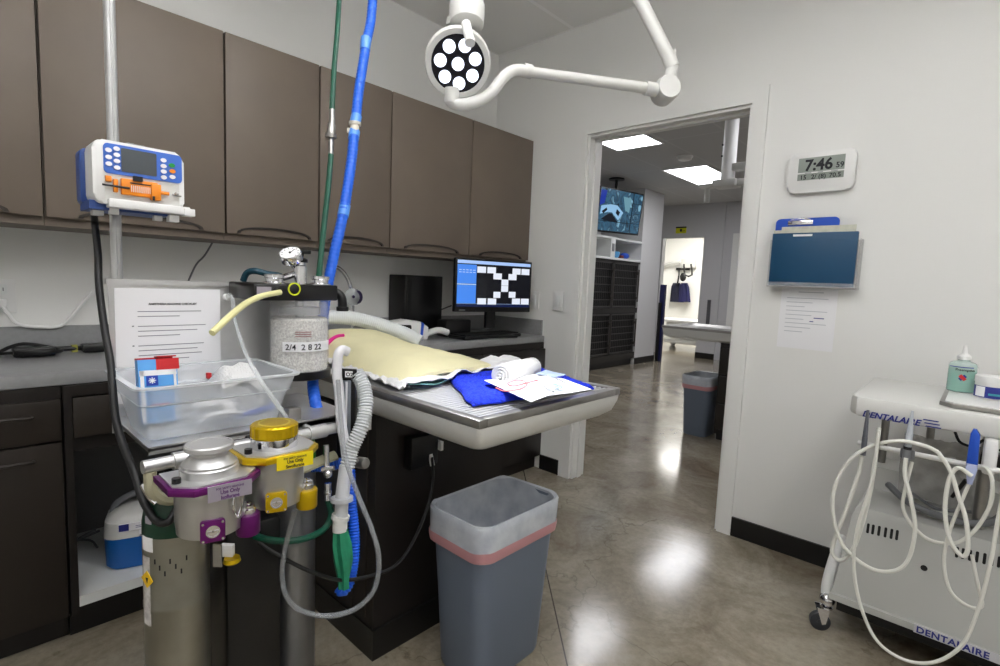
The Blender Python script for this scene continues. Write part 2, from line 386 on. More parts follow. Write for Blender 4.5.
troffer((-2.91, 4.68, ZC), .58, 1.2, far_e, 'lit rectangular ceiling light just past the door header', G)
troffer((-2.93, 7.1, ZC), .6, 1.35, far_e, 'lit rectangular ceiling light behind the far surgical lamp column', G)
troffer((-.9, 7.1, ZC), .6, 1.2, far_e, 'ceiling light of the far room, far right row', G)
troffer((-.9, 4.68, ZC), .6, 1.2, far_e, 'ceiling light of the far room, near right row', G)
troffer((-4.6, 11.0, ZC), 1.2, 1.2, x_e, 'square ceiling light of the bright room past the far doorway')

# ================================================================== UPPER CABINETS
XC = -2.23
seams = [-.30, .246, .791, 1.185, 1.567, 2.121, YB-.001]
labs = ['brown wall cabinet leftmost, cut by the left edge of the picture', 'brown wall cabinet behind the infusion pump pole', 'wide brown wall cabinet just right of the pump pole, left of the green hose',
        'narrow brown wall cabinet behind the green and blue hoses', 'brown wall cabinet between the blue hose and the surgical lamp head', 'brown wall cabinet in the corner, above the monitor']
for i, (a, b) in enumerate(zip(seams, seams[1:])):
    t = thing('wall_cabinet', labs[i], 'cabinet', (XA, a, 1.335), 'brown wall cabinets')
    MB().box((XA+.001, a+.001, 1.335), (XC-.024, b-.001, 2.125)).build('body', cab_m, t)
    dr = MB().box((XC-.022, a+.0035, 1.362), (XC, b-.0035, 2.125), bev=.003).build('door', cab_m, t)
    c = (a+b)/2; w_ = min(.19, (b-a)/2-.04)
    pts = [(c-w_, 1.366)]+[(c-w_*math.cos(PI*k/14), 1.366+.034*math.sin(PI*k/14)**.8) for k in range(1, 14)]+[(c+w_, 1.366)]
    q = [(c+w_*math.cos(PI*k/14)*.93, 1.366+.026*math.sin(PI*k/14)**.8) for k in range(15)]
    MB().prism([(p[0], p[1]) for p in pts+q], -.001, .009, frame((XC, 0, 0), (0, 1, 0), (0, 0, 1))).build('handle', cabd_m, dr)

# ================================================================== BASE CABINETS + COUNTER
XBF = -2.045; ZT = .88
G = 'dark base cabinets under the counter'
def bar_handle(y0, y1, z, parent, x=XBF):
    MB().tube([(x, y0, z), (x+.022, y0+.012, z+.004), (x+.024, (y0+y1)/2, z+.006), (x+.022, y1-.012, z+.004), (x, y1, z)], .005, 8).build('handle', cabd_m, parent)
t = thing('base_cabinet', 'dark brown base cabinet with drawer over door, leftmost under the counter', 'cabinet', (XA, -.45, 0), G)
MB().box((XA+.001, -.449, .09), (XBF-.02, .247, ZT-.041)).box((XA+.001, -.449, 0), (XBF-.06, .247, .09)).build('body', cabk_m, t)
d = MB().box((XBF-.019, -.44, .672), (XBF, .243, .80), bev=.003).build('drawer', cabd_m, t); bar_handle(-.05, .175, .755, d)
d = MB().box((XBF-.019, -.44, .092), (XBF, .243, .665), bev=.003).build('door', cabd_m, t); bar_handle(-.05, .175, .62, d)
t = thing('base_cabinet', 'dark base cabinet, drawer above an open white-floored bay holding the blue pump', 'cabinet', (XA, .25, 0), G)
y0, y1 = .25, .90
MB().box((XA+.001, y0, .09), (XBF, y0+.02, ZT-.041)).box((XA+.001, y1-.02, .09), (XBF, y1, ZT-.041)).box((XA+.001, y0+.02, .09), (XA+.02, y1-.02, ZT-.041)).box((XA+.02, y0+.02, .625), (XBF-.02, y1-.02, .67)).box((XA+.02, y0+.02, ZT-.075), (XBF-.001, y1-.02, ZT-.041)).build('body', cabk_m, t)
MB().box((XA+.02, y0+.02, .115), (XBF+.001, y1-.02, .15)).build('shelf', shelfw_m, t)
MB().box((XA+.0205, y0+.021, .15), (XA+.024, y1-.021, .625)).build('bay_back', mat('bay_grey', (118, 118, 118), .6), t)
MB().box((XA+.001, y0, 0), (XBF-.06, y1, .09)).box((XBF-.06, y0, 0), (XBF-.05, y1, .09)).build('plinth', base_m, t)
d = MB().box((XBF-.019, y0+.022, .672), (XBF+.001, y1-.022, .80), bev=.003).build('drawer', cabd_m, t); bar_handle(.38, .62, .757, d)
t = thing('base_cabinet', 'dark base cabinet mostly hidden behind the end of the wet table', 'cabinet', (XA, .902, 0), G)
MB().box((XA+.001, .902, 0), (XBF-.02, 1.528, ZT-.041)).build('body', cabk_m, t)
MB().box((XBF-.019, .905, .092), (XBF, 1.525, .80), bev=.003).build('door', cabk_m, t)
for a, b, l in ((1.53, 2.09, 'dark base cabinet with door just past the wet table'), (2.092, 2.66, 'dark base cabinet in the corner under the monitor')):
    t = thing('base_cabinet', l, 'cabinet', (XA, a, 0), G)
    MB().box((XA+.001, a, .09), (XBF-.02, b, ZT-.041)).box((XA+.001, a, 0), (XBF-.05, b, .09)).build('body', cabk_m, t)
    d = MB().box((XBF-.019, a+.004, .672), (XBF, b-.004, .80), bev=.003).build('drawer', cabk_m, t); bar_handle(a+.18, b-.18, .755, d)
    d = MB().box((XBF-.019, a+.004, .092), (XBF, b-.004, .665), bev=.003).build('door', cabk_m, t); bar_handle(a+.18, b-.18, .62, d)
t = thing('countertop', 'long grey solid-surface countertop with backsplash along the cabinet wall', 'countertop', (XA, -.45, ZT-.04))
MB().box((XA+.001, -.45, ZT-.04), (-2.065, YB-.001, ZT), bev=.004).build('worktop', cnt_m, t)
MB().box((XA+.001, -.45, ZT), (XA+.02, YB-.021, ZT+.1)).box((XA+.001, YB-.02, ZT), (-2.085, YB-.001, ZT+.1)).build('backsplash', cnt_m, t)

# ================================================================== WET TABLE
TX0, TX1, TY0, TY1, TZ = -2.042, -.85, .862, 1.515, .885
t = thing('wet_table', 'white steel-rimmed procedure table with wire grate top on a dark cabinet base', 'table', (-1.7, 1.19, 0))
def ring(i, z, r=.03, x0=TX0):
    return [Vector((p[0], p[1], z)) for p in rrect(x0, TY0+i, TX1-i, TY1-i, r, 4)]
MB().loft([ring(0, TZ-.022, .012), ring(.002, TZ-.04, .014), ring(.012, TZ-.072, .022), ring(.035, TZ-.09, .03), ring(.07, TZ-.094, .03)]).build('tub', greyw_m, t)
rm = MB(); w_ = .028
for a, c in (((TX0, TY0), (TX1, TY0+w_)), ((TX0, TY1-w_), (TX1, TY1)), ((TX1-w_, TY0+w_), (TX1, TY1-w_)), ((TX0, TY0+w_), (TX0+w_, TY1-w_))):
    rm.box((a[0], a[1], TZ-.022), (c[0], c[1], TZ), bev=.002)
rm.build('rim', steel_m, t)
MB().box((TX0+w_, TY0+w_, TZ-.022), (TX1-w_, TY1-w_, TZ-.0185)).build('basin', mat('basin_steel', (70, 70, 72), .5, .5), t)
gr = MB(); n = 62
for k in range(n):
    x = TX0+.04+(TX1-TX0-.08)*k/(n-1)
    gr.cyl((x, TY0+.03, TZ-.006), (x, TY1-.03, TZ-.006), .0034, seg=6)
for y in (TY0+.10, (TY0+TY1)/2, TY1-.10): gr.cyl((TX0+.035, y, TZ-.0125), (TX1-.035, y, TZ-.0125), .0035, seg=6)
g_ = gr.build('grate', mat('grate_steel', (214, 214, 214), .4, .4), t)
BX = -1.322; BY0, BY1 = .895, 1.475
MB().box((-2.02, BY0, .10), (BX, BY1, TZ-.094)).build('pedestal', cabk_m, t)
MB().box((-2.02, BY0-.006, .0), (BX+.01, BY1, .10)).build('plinth', base_m, t)
MB().box((BX-.13, BY0-.004, .12), (BX-.127+.01, BY0, TZ-.1)).box((BX-.045, BY0-.004, .12), (BX-.04, BY0, TZ-.1)).build('edge_strip', cabd_m, t)
# socket box on the base side with a plug
sb = thing('outlet_box', 'small black outlet box on the dark side of the wet table base', 'outlet', on(418, 452, x=BX))
c = on(418, 450, x=BX)
MB().box(c+Vector((.001, -.06, -.045)), c+Vector((.045, .05, .06)), bev=.006).build('box', black_m, sb)
MB().box(c+Vector((.02, .052, .0)), c+Vector((.055, .062, .03))).build('plug', whitep_m, sb)

# --- blanket
bl = [on(398, 388, z=TZ), on(522, 364, z=TZ)]
def blanket(u, v):            # u along x from the counter end, v across from near edge
    x = -2.03+u*(.79-.03*v)
    y = 1.0-.075*u+v*(.44+.10*u)
    prof = math.sin(min(1, v/.16)*PI/2)**.6 if v < .16 else (1 if v < .6 else math.cos((v-.6)/.4*PI/2)**.7)
    end = 1-.35*v*u if u < .72 else (1-.35*v*u)*(.42+.58*math.cos((u-.72)/.28*PI/2))
    h = .012+(.018+.055*math.sin(PI*min(1, v*.9+.12))+.02*math.exp(-((u-.18)/.22)**2))*prof*end
    h += .007*noise.noise(Vector((x*9, y*9, 3)))*prof + .003*noise.noise(Vector((x*25, y*25, 1)))*prof
    return Vector((x+.012*noise.noise(Vector((y*8, 0, 5))), y+.008*noise.noise(Vector((x*10, 2, 0))), TZ+.004+h))
b = MB().grid(blanket, 60, 36, .012).build('blanket', cream_m, origin=(-1.65, 1.2, TZ))
tag(b, 'folded cream flannel blanket lying on the wet table', 'blanket')
def quad_sheet(P4, h, amp, n=20, thick=.002, fr=14, seed=0):
    a, b_, c_, d_ = [Vector(p) for p in P4]
    def f(u, v):
        p = a.lerp(b_, u).lerp(d_.lerp(c_, u), v)
        return Vector((p.x, p.y, h+amp*(.5+noise.noise(Vector((p.x*fr, p.y*fr, seed))))))
    return MB().grid(f, n, n, thick)
z0 = TZ+.006
b = quad_sheet([on(316, 361, z=z0), on(403, 393, z=z0), on(424, 376, z=z0), on(330, 348, z=z0)], z0+.002, .022, 30, .003, 30).build('towel', towelw_m, origin=on(360, 375, z=z0))
tag(b, 'white cloth edge showing under the near side of the cream blanket', 'towel')
b = quad_sheet([on(406, 388, z=z0), on(424, 389, z=z0), on(472, 376, z=z0), on(445, 368, z=z0)], z0+.004, .010, 24, .003, 12, 2).build('drape', teal_m, origin=on(440, 380, z=z0))
tag(b, 'pale teal surgical drape sheet under the corner of the cream blanket', 'drape')
b = quad_sheet([on(396, 388, z=z0), on(411, 391, z=z0), on(528, 367, z=z0), on(505, 360, z=z0)], z0+.012, .020, 28, .002, 16, 5).build('underpad', paper_m, origin=on(440, 375, z=z0+.02))
tag(b, 'white absorbent pad edge with crumpled folds between blanket and teal drape', 'pad')
# --- blue towel
tp = [on(448, 375, z=.9), on(472, 402, z=.9), on(594, 385.5, z=.9), on(541, 367.5, z=.9)]
def tow(u, v):
    p = tp[0].lerp(tp[1], v).lerp(tp[3].lerp(tp[2], v), u)
    e = min(u, 1-u, v, 1-v); k = min(1, e/.06)**.5
    return Vector((p.x+.01*noise.noise(Vector((p.y*18, 1, 0))), p.y+.01*noise.noise(Vector((p.x*18, 4, 0))), TZ+.006+k*(.016+.006*noise.noise(Vector((p.x*12, p.y*12, 0)))+.005*noise.noise(Vector((p.x*130, p.y*130, 0))))))
b = MB().grid(tow, 90, 60, .004).build('fleece_mat', towel_m, origin=(tp[0]+tp[2])/2)
tag(b, 'royal blue fuzzy fleece mat on the right half of the wet table', 'towel')
a, c = D(497, 375, 1.68), D(533, 366, 1.68); a = on(501, 380, z=TZ+.033); c = on(532, 371, z=TZ+.033)
ax = (c-a).normalized(); rr = .034
rr_b = MB()
def rollp(u, v):
    ang = v*2*PI; L = (c-a).length; k = rr*(1+.06*noise.noise(Vector((u*6, math.cos(ang)*2, math.sin(ang)*2))))*(1 if 0 < u < 1 else .9)
    k *= 1+.12*math.sin(u*PI)
    sidev = ax.cross(Vector((0, 0, 1))).normalized()
    return a+ax*(u*L)+sidev*math.cos(ang)*k+Vector((0, 0, 1))*(math.sin(ang)*k*.9+.014)
for q in range(1): rr_b.grid(rollp, 20, 28)
sp_ = []
sidev = ax.cross(Vector((0, 0, 1))).normalized()
for e, s in ((a, -1), (c, 1)):
    for k in range(4):
        r1 = rr*(.95-.24*k); rr_b.lathe([(r1, 0), (r1, .004*(k+1)), (r1-.004, .004*(k+1)), (max(.001, r1-.006), 0)], e+Vector((0, 0, .014)), ax*s, 20)
b = rr_b.build('rolled_towel', towelw_m, origin=(a+c)/2-Vector((0, 0, .03)))
tag(b, 'white towel rolled into a bundle lying on the blue fleece mat', 'towel')
mtf = mat('crinkled_foil', (170, 175, 185), .3, .9, bump=1, bscale=60)
# --- opened pouches
z1 = TZ+.033
t = thing('sterile_wrap', 'opened white paper wrap with pink tubing and blue tip lying on the blue fleece mat', 'wrap', on(535, 388, z=z1))
poly = [(484, 381), (508, 379), (522, 374), (548, 376), (564, 379), (592, 390.5), (566, 394), (547, 396), (531, 402), (506, 391)]
pw = [on(px, py, z=z1) for px, py in poly]; cc = sum(pw, Vector())/len(pw)
m_ = MB(); rings = []
for k in (1, .8, .6, .4, .2, .02):
    rings.append([cc+(p-cc)*k+Vector((0, 0, .006*noise.noise(p*20*k)+.003)) for p in pw])
m_.loft(rings, cap=False); m_.loft([[p-Vector((0, 0, .0012)) for p in r] for r in rings], cap=False)
m_.build('paper_sheet', paper_m, t)
pk = mat('pink_tubing', (226, 120, 128), .4); cy = mat('cyan_tip', (60, 170, 214), .4)
P_ = lambda px, py: on(px, py, z=z1+.011)
MB().tube([P_(496, 388), P_(505, 391), P_(520, 389), P_(527, 384), P_(520, 380), P_(508, 383), P_(514, 386), P_(530, 382), P_(538, 380)], .0022, 6).build('tubing', pk, t)
MB().tube([P_(553, 385), P_(558, 387), P_(563, 387)], .006, 8).build('tip', cy, t)
MB().tube([P_(540, 378), P_(548, 388), P_(554, 392)], .0018, 6).tube([P_(545, 382), P_(556, 379), P_(566, 383)], .0018, 6).build('wire', grey_m, t)
t2 = quad_sheet([P_(533, 379), P_(552, 394), P_(566, 391), P_(552, 379)], z1+.014, .010, 14, .001, 50, 3).build('plastic_pouch', clear_m, origin=P_(548, 385))
tag(t2, 'crumpled clear plastic pouch on the white paper wrap', 'pouch')
t2 = quad_sheet([on(536, 376, z=z1), on(556, 380, z=z1), on(566, 377, z=z1), on(546, 373, z=z1)], z1+.007, .004, 10, .001, 30, 3).build('pouch', mat('pale_blue_film', (190, 210, 240), .3), origin=on(550, 377, z=z1))
tag(t2, 'pale blue film pouch at the back edge of the blue mat', 'pouch')
# --- things behind blanket on the counter
b = MB().tube([D(300, 328, 2.2), D(322, 318, 2.24), D(350, 318, 2.28), D(380, 325, 2.32), D(405, 334, 2.34), D(420, 342, 2.34)], .031, 20, 8, corr=(.009, .02)).build('warming_hose', hosew_m, origin=D(380, 330, 2.25))
tag(b, 'fat white corrugated warm-air hose lying behind the cream blanket', 'hose')
b = MB().tube([D(318, 352, 1.95), D(328, 343, 2.0), D(336, 338, 2.03), D(343, 337, 2.05)], .018, 10, flat=.5).build('wrap_bandage', mat('hot_pink', (232, 40, 150), .6), origin=D(345, 338, 2))
tag(b, 'hot pink bandage strip showing at the left top of the cream blanket', 'bandage')
# white handheld device with grey window
t = thing('ultrasound_scaler', 'small rounded white and blue device behind the cream blanket on the counter', 'device', on(404, 336, x=-2.28))
M = frame(on(404, 336, x=-2.28), (.25, 1, 0), (0, 0, 1))
M.translation.z = ZT+.002
pr = [(-.12, 0), (-.13, .03), (-.115, .07), (-.07, .10), (.0, .11), (.08, .10), (.125, .07), (.13, .03), (.12, 0)]
MB().prism(pr, -.07, .05, M, bev=.015).build('body', whitep_m, t)
MB().prism(rrect(-.045, .03, .02, .085, .01), .045, .0515, M).build('window', blackm_m, t)
MB().prism([(.07, .0), (.085, .0), (.093, .09), (.078, .1)], -.0695, .0515, M).build('stripe', blueflat_m, t)
MB().tube([M @ Vector((.13, .03, 0)), M @ Vector((.2, .05, .01)), M @ Vector((.26, .035, .01))], .018, 10).build('handpiece', whitep_m, t)
# PC tower
t = thing('computer_tower', 'black computer tower standing on the counter left of the monitor', 'computer', (-2.47, 1.91, ZT))
MB().box((-2.56, 1.80, ZT+.001), (-2.40, 2.075, ZT+.352), bev=.006).build('case', black_m, t)
MB().box((-2.399, 1.815, ZT+.03), (-2.3965, 1.84, ZT+.33)).build('trim', blackm_m, t)
b = MB().tube([(-2.53, 2.08, ZT+.2), (-2.5, 2.13, ZT+.12), (-2.52, 2.2, ZT+.02)], .005, 8).tube([(-2.53, 2.08, ZT+.16), (-2.53, 2.15, ZT+.14), (-2.5, 2.24, ZT+.17)], .004, 8).tube([(-2.53, 2.08, ZT+.10), (-2.48, 2.12, ZT+.04), (-2.44, 2.2, ZT+.012)], .004, 8).build('computer_cables', rubber_m, origin=(-2.5, 2.13, ZT+.02))
tag(b, 'black cables between the computer tower and the monitor', 'cable')
# monitor
ml, mr = D(455, 287, 2.98), D(531, 288, 3.26)
mc = (ml+mr)/2; xa = Vector((mr.x-ml.x, mr.y-ml.y, 0)).normalized(); W = Vector((mr.x-ml.x, mr.y-ml.y, 0)).length; Hh = W*.585
mc.z = D(493, 286, 3.12).z
M = frame(mc, xa, (0, 0, 1))
t = thing('monitor', 'flat monitor showing a dental x-ray chart, in the counter corner', 'monitor', (mc.x, mc.y, ZT))
MB().box((-W/2, -Hh/2, -.03), (W/2, Hh/2, 0), M, bev=.004).build('housing', black_m, t)
sc = MB().box((-W/2+.012, -Hh/2+.03, 0), (W/2-.012, Hh/2-.012, .001), M).build('screen', emis('screen_dark', (14, 16, 26), .6), t)
sw, sh = W-.024, Hh-.042; sx0 = -W/2+.012; sy0 = -Hh/2+.03
S = lambda u, v: (sx0+sw*u, sy0+sh*(1-v))
def srect(mb, u0, v0, u1, v1, e=.0015):
    a = S(u0, v1); b = S(u1, v0); return mb.box((a[0], a[1], .001), (b[0], b[1], .001+e), M)
srect(srect(MB(), 0, 0, 1, .07), 0, .93, 1, .935).build('menu_bar', emis('screen_pale', (170, 200, 250), 1.0), sc)
srect(srect(MB(), 0, .09, .245, .5), 0, .53, .245, .925).build('side_panel', emis('screen_blue', (70, 140, 244), .95), sc)
srect(MB(), 0, .95, 1, 1).build('task_bar', emis('screen_navy', (10, 26, 70), 1), sc)
pb = MB()
for u, v in ((.255, .12), (.39, .12), (.74, .12), (.87, .12), (.475, .25), (.685, .25), (.59, .38), (.59, .52), (.485, .66), (.70, .65), (.27, .81), (.41, .81), (.75, .80), (.88, .80)):
    w_ = .095 if v in (.38, .52, .66, .65) else .115
    srect(pb, u, v, u+w_, v+.135)
pb.build('image_frames', emis('screen_white', (232, 238, 250), 1.0), sc)
mk = MB()
for k in range(5): srect(mk, .02+k*.045, .2, .05+k*.045, .215, .002); srect(mk, .02+k*.045, .25, .05+k*.045, .265, .002)
srect(mk, .0, .505, .245, .525, .002)
mk.build('menu_icons', emis('screen_icon', (190, 214, 250), 1), sc)
MB().box((-.03, -Hh/2-.1, -.06), (.03, -Hh/2+.1, -.03), M).build('stand_neck', black_m, t)
bz = MB().box((-.13, -(mc.z-ZT)+.002, -.12), (.13, -(mc.z-ZT)+.018, .08), M, bev=.006)
bz.build('stand_base', black_m, t)
MB().box((-W/2+.03, -Hh/2+.006, -.0005), (-W/2+.07, -Hh/2+.014, .0008), M).build('badge', grey_m, t)
t = thing('keyboard', 'black keyboard on the counter in front of the monitor', 'keyboard', (-2.17, 2.25, ZT))
MB().box((-2.24, 1.99, ZT+.001), (-2.10, 2.47, ZT+.022), bev=.006).build('case', black_m, t)
kk = MB()
for i in range(5):
    for j in range(15): kk.box((-2.235+i*.0255, 2.005+j*.0303, ZT+.022), (-2.213+i*.0255, 2.031+j*.0303, ZT+.028))
kk.build('keys', blackm_m, t)
b = MB().box((-2.36, 2.0, ZT+.001), (-2.27, 2.2, ZT+.10), bev=.01).build('label_printer', blackm_m, origin=(-2.31, 2.1, ZT))
tag(b, 'squat black box on the counter behind the keyboard', 'device')
# faucet with purple mask
fx = Vector((-2.45, 1.47, ZT))
t = thing('faucet', 'chrome gooseneck faucet on the counter behind the machine canister', 'faucet', fx)
g = [on(352, 318, x=-2.45), on(352, 300, x=-2.45), on(348, 280, x=-2.45), on(338, 268, x=-2.45), on(328, 271, x=-2.45), on(324, 284, x=-2.45)]
g[0].z = ZT+.02
MB().tube(g, .011, 12).build('spout', chrome_m, t)
MB().lathe([(.03, 0), (.03, .012), (.016, .022), (.014, .04)], (g[0].x, g[0].y, ZT+.001)).build('base', chrome_m, t)
c = on(362, 316, x=-2.43); c.z = ZT
MB().lathe([(.02, 0), (.018, .03), (.022, .035), (.01, .045)], c+Vector((0, 0, .001))).tube([c+Vector((0, 0, .04)), c+Vector((.03, .03, .055)), c+Vector((.06, .05, .055))], .006, 8).build('handle', chrome_m, t)
t = thing('anaesthesia_mask', 'clear face mask with dark purple ring hanging at the faucet spout', 'mask', on(352, 305, x=-2.40))
c = on(353, 297, x=-2.41)
MB().lathe([(.01, .03), (.03, .02), (.045, 0), (.042, 0), (.026, .017), (.008, .027)], c, (1, -.5, .1), 24, cap=False).build('cone', clear_m, t)
MB().ball(c+Vector((.012, .02, 0)), .036, 16, (.5, .8, 1)).build('cushion', mat('dark_purple', (36, 24, 66), .4), t)
cl = MB()
for k in range(9):
    x, y = -2.42+.025*math.sin(k*2.1), 1.52+k*.035
    cl.tube([(x, y, ZT+.01), (x-.02, y+.03, ZT+.05+.02*math.sin(k)), (x-.01, y+.06, ZT+.012)], .004, 6)
b = cl.build('coiled_cables', grey_m, origin=(-2.42, 1.6, ZT)); tag(b, 'tangle of thin grey cables on the counter behind the warm-air hose', 'cable')
# power bricks + outlet + cords on the left
t = thing('power_adapter', 'black power adapter with cords coiled over it, at the left end of the counter', 'power adapter', (-2.47, .2, ZT))
MB().box((-2.51, .17, ZT+.002), (-2.44, .285, ZT+.035), bev=.008).build('brick', black_m, t)
MB().tube([(-2.5, .13, ZT+.012), (-2.43, .2, ZT+.022), (-2.42, .26, ZT+.02), (-2.46, .3, ZT+.02), (-2.49, .2, ZT+.045), (-2.47, .12, ZT+.016), (-2.44, .05, ZT+.01)], .006, 8).build('cord', rubber_m, t)
t = thing('power_adapter', 'second black power adapter on the counter, just left of the machine panel', 'power adapter', (-2.5, .42, ZT))
MB().box((-2.53, .365, ZT+.002), (-2.47, .52, ZT+.034), bev=.008).build('brick', black_m, t)
MB().tube([(-2.5, .286, ZT+.02), (-2.49, .33, ZT+.02), (-2.5, .365, ZT+.018)], .009, 8).build('cord', rubber_m, t)
MB().box((-2.505, .335, ZT+.006), (-2.485, .352, ZT+.032)).build('tag', mat('yellow_tag', (150, 150, 60), .5), t)
t = thing('wall_outlet', 'white duplex wall outlet above the left end of the counter', 'outlet', (XA, .155, 1.09))
MB().box((XA+.0005, .115, 1.03), (XA+.006, .195, 1.15), bev=.002).build('cover_plate', whitep_m, t)
for z in (1.065, 1.115):
    s_ = MB().prism(rrect(-.016, -.018, .016, .018, .008), 0, .003, frame((XA+.006, .155, z), (0, 1, 0), (0, 0, 1))).build('socket', shelfw_m, t)
    MB().box((XA+.009, .147, z-.006), (XA+.0095, .149, z+.006)).box((XA+.009, .16, z-.006), (XA+.0095, .162, z+.006)).build('slots', inkd_m, s_)
t = thing('charging_lead', 'white power cord plugged into the wall outlet and trailing right along the wall', 'cord', (XA+.02, .155, 1.06))
MB().box((XA+.0095, .143, 1.05), (XA+.035, .168, 1.08), bev=.004).build('plug', whitep_m, t)
X_ = -2.545
MB().tube([(XA+.03, .155, 1.055), on(8, 314, x=X_), on(18, 324, x=X_), on(40, 327, x=X_), on(62, 325, x=X_), on(78, 308, x=X_), on(94, 290, x=X_), on(110, 276, x=X_)], .006, 8).build('cord', whitep_m, t)
b = MB().tube([on(215, 238, x=-2.565), on(205, 255, x=-2.565), on(196, 265, x=-2.565), on(188, 282, x=-2.565)], .004, 8).build('wall_cable', grey_m, origin=on(200, 260, x=-2.565)); tag(b, 'thin dark cable down the wall under the cabinets, right of the pump pole', 'cable')
# pump in the nook
c = Vector((-2.20, .50, .1505))
t = thing('heat_therapy_pump', 'blue and grey heat therapy pump with a carry handle on the white bay floor', 'pump', c)
M = frame(c, (.32, 1, 0), (1, -.32, 0), (0, 0, 1)); 
def rr(z, a, b_, r=.05): return [M @ Vector((p[0], p[1], z)) for p in rrect(-a, -b_, a, b_, r, 4)]
MB().loft([rr(.002, .118, .09), rr(.012, .125, .095), rr(.115, .128, .098)]).build('tank', mat('pump_blue', (20, 96, 176), .3), t)
MB().loft([rr(.115, .129, .099), rr(.17, .125, .095), rr(.195, .10, .075, .045), rr(.205, .06, .045, .03)]).build('hood', greyw_m, t)
MB().tube([M @ Vector(p) for p in ((-.11, 0, .16), (-.09, 0, .215), (0, 0, .25), (.09, 0, .235), (.12, 0, .18))], .011, 10).build('handle', grey_m, t)
MF = frame(M @ Vector((0, .0985, 0)), M.to_3x3() @ Vector((1, 0, 0)), (0, 0, 1))
MF2 = MF.copy(); MF2.translation = M @ Vector((0, .096, 0))
MB().box((-.08, .142, -.0005), (.055, .168, .004), MF2).build('label', paper_m, t)
MB().box((-.079, .143, .004), (-.05, .167, .0044), MF2).box((-.03, .150, .004), (.045, .1515, .0044), MF2).box((-.03, .156, .004), (.045, .1575, .0044), MF2).build('label_print', bluetxt_m, t)
MB().box((-.02, .125, 0), (.04, .139, .003), MF).build('sticker', paper_m, t)
MB().box((-.014, .130, .003), (.034, .132, .0034), MF).build('sticker_print', red_m, t)
text('Gaymar', .016, MF @ Matrix.Translation((-.02, .117-.006, .002)), bluetxt_m, 'brand_text', t, .01)
b = MB().tube([(-2.33, .36, .24), (-2.38, .32, .2), (-2.4, .29, .165), (-2.45, .30, .158), (-2.5, .4, .16)], .005, 8).tube([(-2.5, .3, .157), (-2.44, .36, .157), (-2.36, .37, .157)], .004, 8).build('pump_cord', grey_m, t)

# ================================================================== WALL ITEMS
# clock
Mw = frame((0, YB, 0), (1, 0, 0), (0, 0, 1))           # z of this frame points into the room
def WM(x, z, d=.001): return frame((x, YB-d, z), (1, 0, 0), (0, 0, 1))
c0, c1 = on(790, 152, y=YB-.03), on(853, 192, y=YB-.03)
cx, cz = (c0.x+c1.x)/2, (on(820, 150, y=YB-.03).z+on(821, 192, y=YB-.03).z)/2
t = thing('digital_clock', 'silver digital wall clock reading 7:46 59', 'clock', (cx, YB, cz))
cwid, chei = abs(c1.x-c0.x)/2, .087
MB().prism(rrect(-cwid, -chei, cwid, chei, .03, 6), 0, .028, WM(cx, cz), bev=.008).build('case', whitep_m, t)
MB().box((-.088, .0, .028), (.088, .062, .0295), WM(cx, cz)).box((-.088, -.034, .028), (.088, -.006, .0295), WM(cx, cz)).build('display', lcd_m, t)
text('7:46', .066, WM(cx, cz) @ Matrix.Translation((-.062, .007, .0302)), inkd_m, 'time_digits', t, .03, sx=.94)
text('59', .032, WM(cx, cz) @ Matrix.Translation((.056, .009, .0302)), inkd_m, 'second_digits', t, .02, sx=.95)
text('15', .026, WM(cx, cz) @ Matrix.Translation((-.078, -.030, .0302)), inkd_m, 'date_digits', t, .015)
text('2/ (8)', .026, WM(cx, cz) @ Matrix.Translation((-.034, -.030, .0302)), inkd_m, 'month_digits', t, .015)
text('70.5', .026, WM(cx, cz) @ Matrix.Translation((.034, -.030, .0302)), inkd_m, 'temperature_digits', t, .015)
MB().box((-.06, -.0045, .028), (-.035, -.002, .029), WM(cx, cz)).box((-.01, -.0045, .028), (.01, -.002, .029), WM(cx, cz)).box((.04, -.0045, .028), (.065, -.002, .029), WM(cx, cz)).build('caption_marks', ink_m, t)
# file pocket
f0, f1 = on(772, 233, y=YB-.06), on(851, 285, y=YB-.06)
fx0, fx1 = f0.x, f1.x; fzt = (on(772, 234, y=YB-.06).z+on(851, 233, y=YB-.06).z)/2; fzb = (on(774, 284, y=YB-.06).z+on(850, 287, y=YB-.06).z)/2
t = thing('file_holder', 'clear wall pocket mounted under the clock', 'file holder', ((fx0+fx1)/2, YB, fzb))
MB().box((fx0, YB-.072, fzb-.01), (fx1+.02, YB-.069, fzb+.012)).box((fx0, YB-.07, fzb-.01), (fx0+.003, YB-.001, fzb+.2)).box((fx1+.017, YB-.07, fzb-.01), (fx1+.02, YB-.001, fzb+.2)).box((fx0, YB-.07, fzb-.01), (fx1+.02, YB-.001, fzb-.007)).box((fx0, YB-.004, fzb-.01), (fx1+.02, YB-.001, fzb+.2)).build('pocket', mat('pocket_acrylic', (235, 236, 238), .15, alpha=.16), t)
b = MB().box((fx0+.005, YB-.066, fzb-.004), (fx1+.008, YB-.046, fzt+.004), bev=.003).box((fx0+.005, YB-.0665, fzt-.03), (fx1+.008, YB-.066, fzt-.0285)).build('folder', folder_m, origin=((fx0+fx1)/2, YB-.05, fzb)); tag(b, 'dark teal folder standing in the wall pocket', 'folder')
t = thing('clipboard', 'blue clipboard with silver clip standing behind the teal folder', 'clipboard', ((fx0+fx1)/2, YB-.02, fzb))
MB().prism(rrect(fx0+.004, fzb+.0, fx1-.07, fzt+.072, .02), 0, .004, frame((0, YB-.024, 0), (1, 0, 0), (0, 0, 1))).build('board', blueflat_m, t)
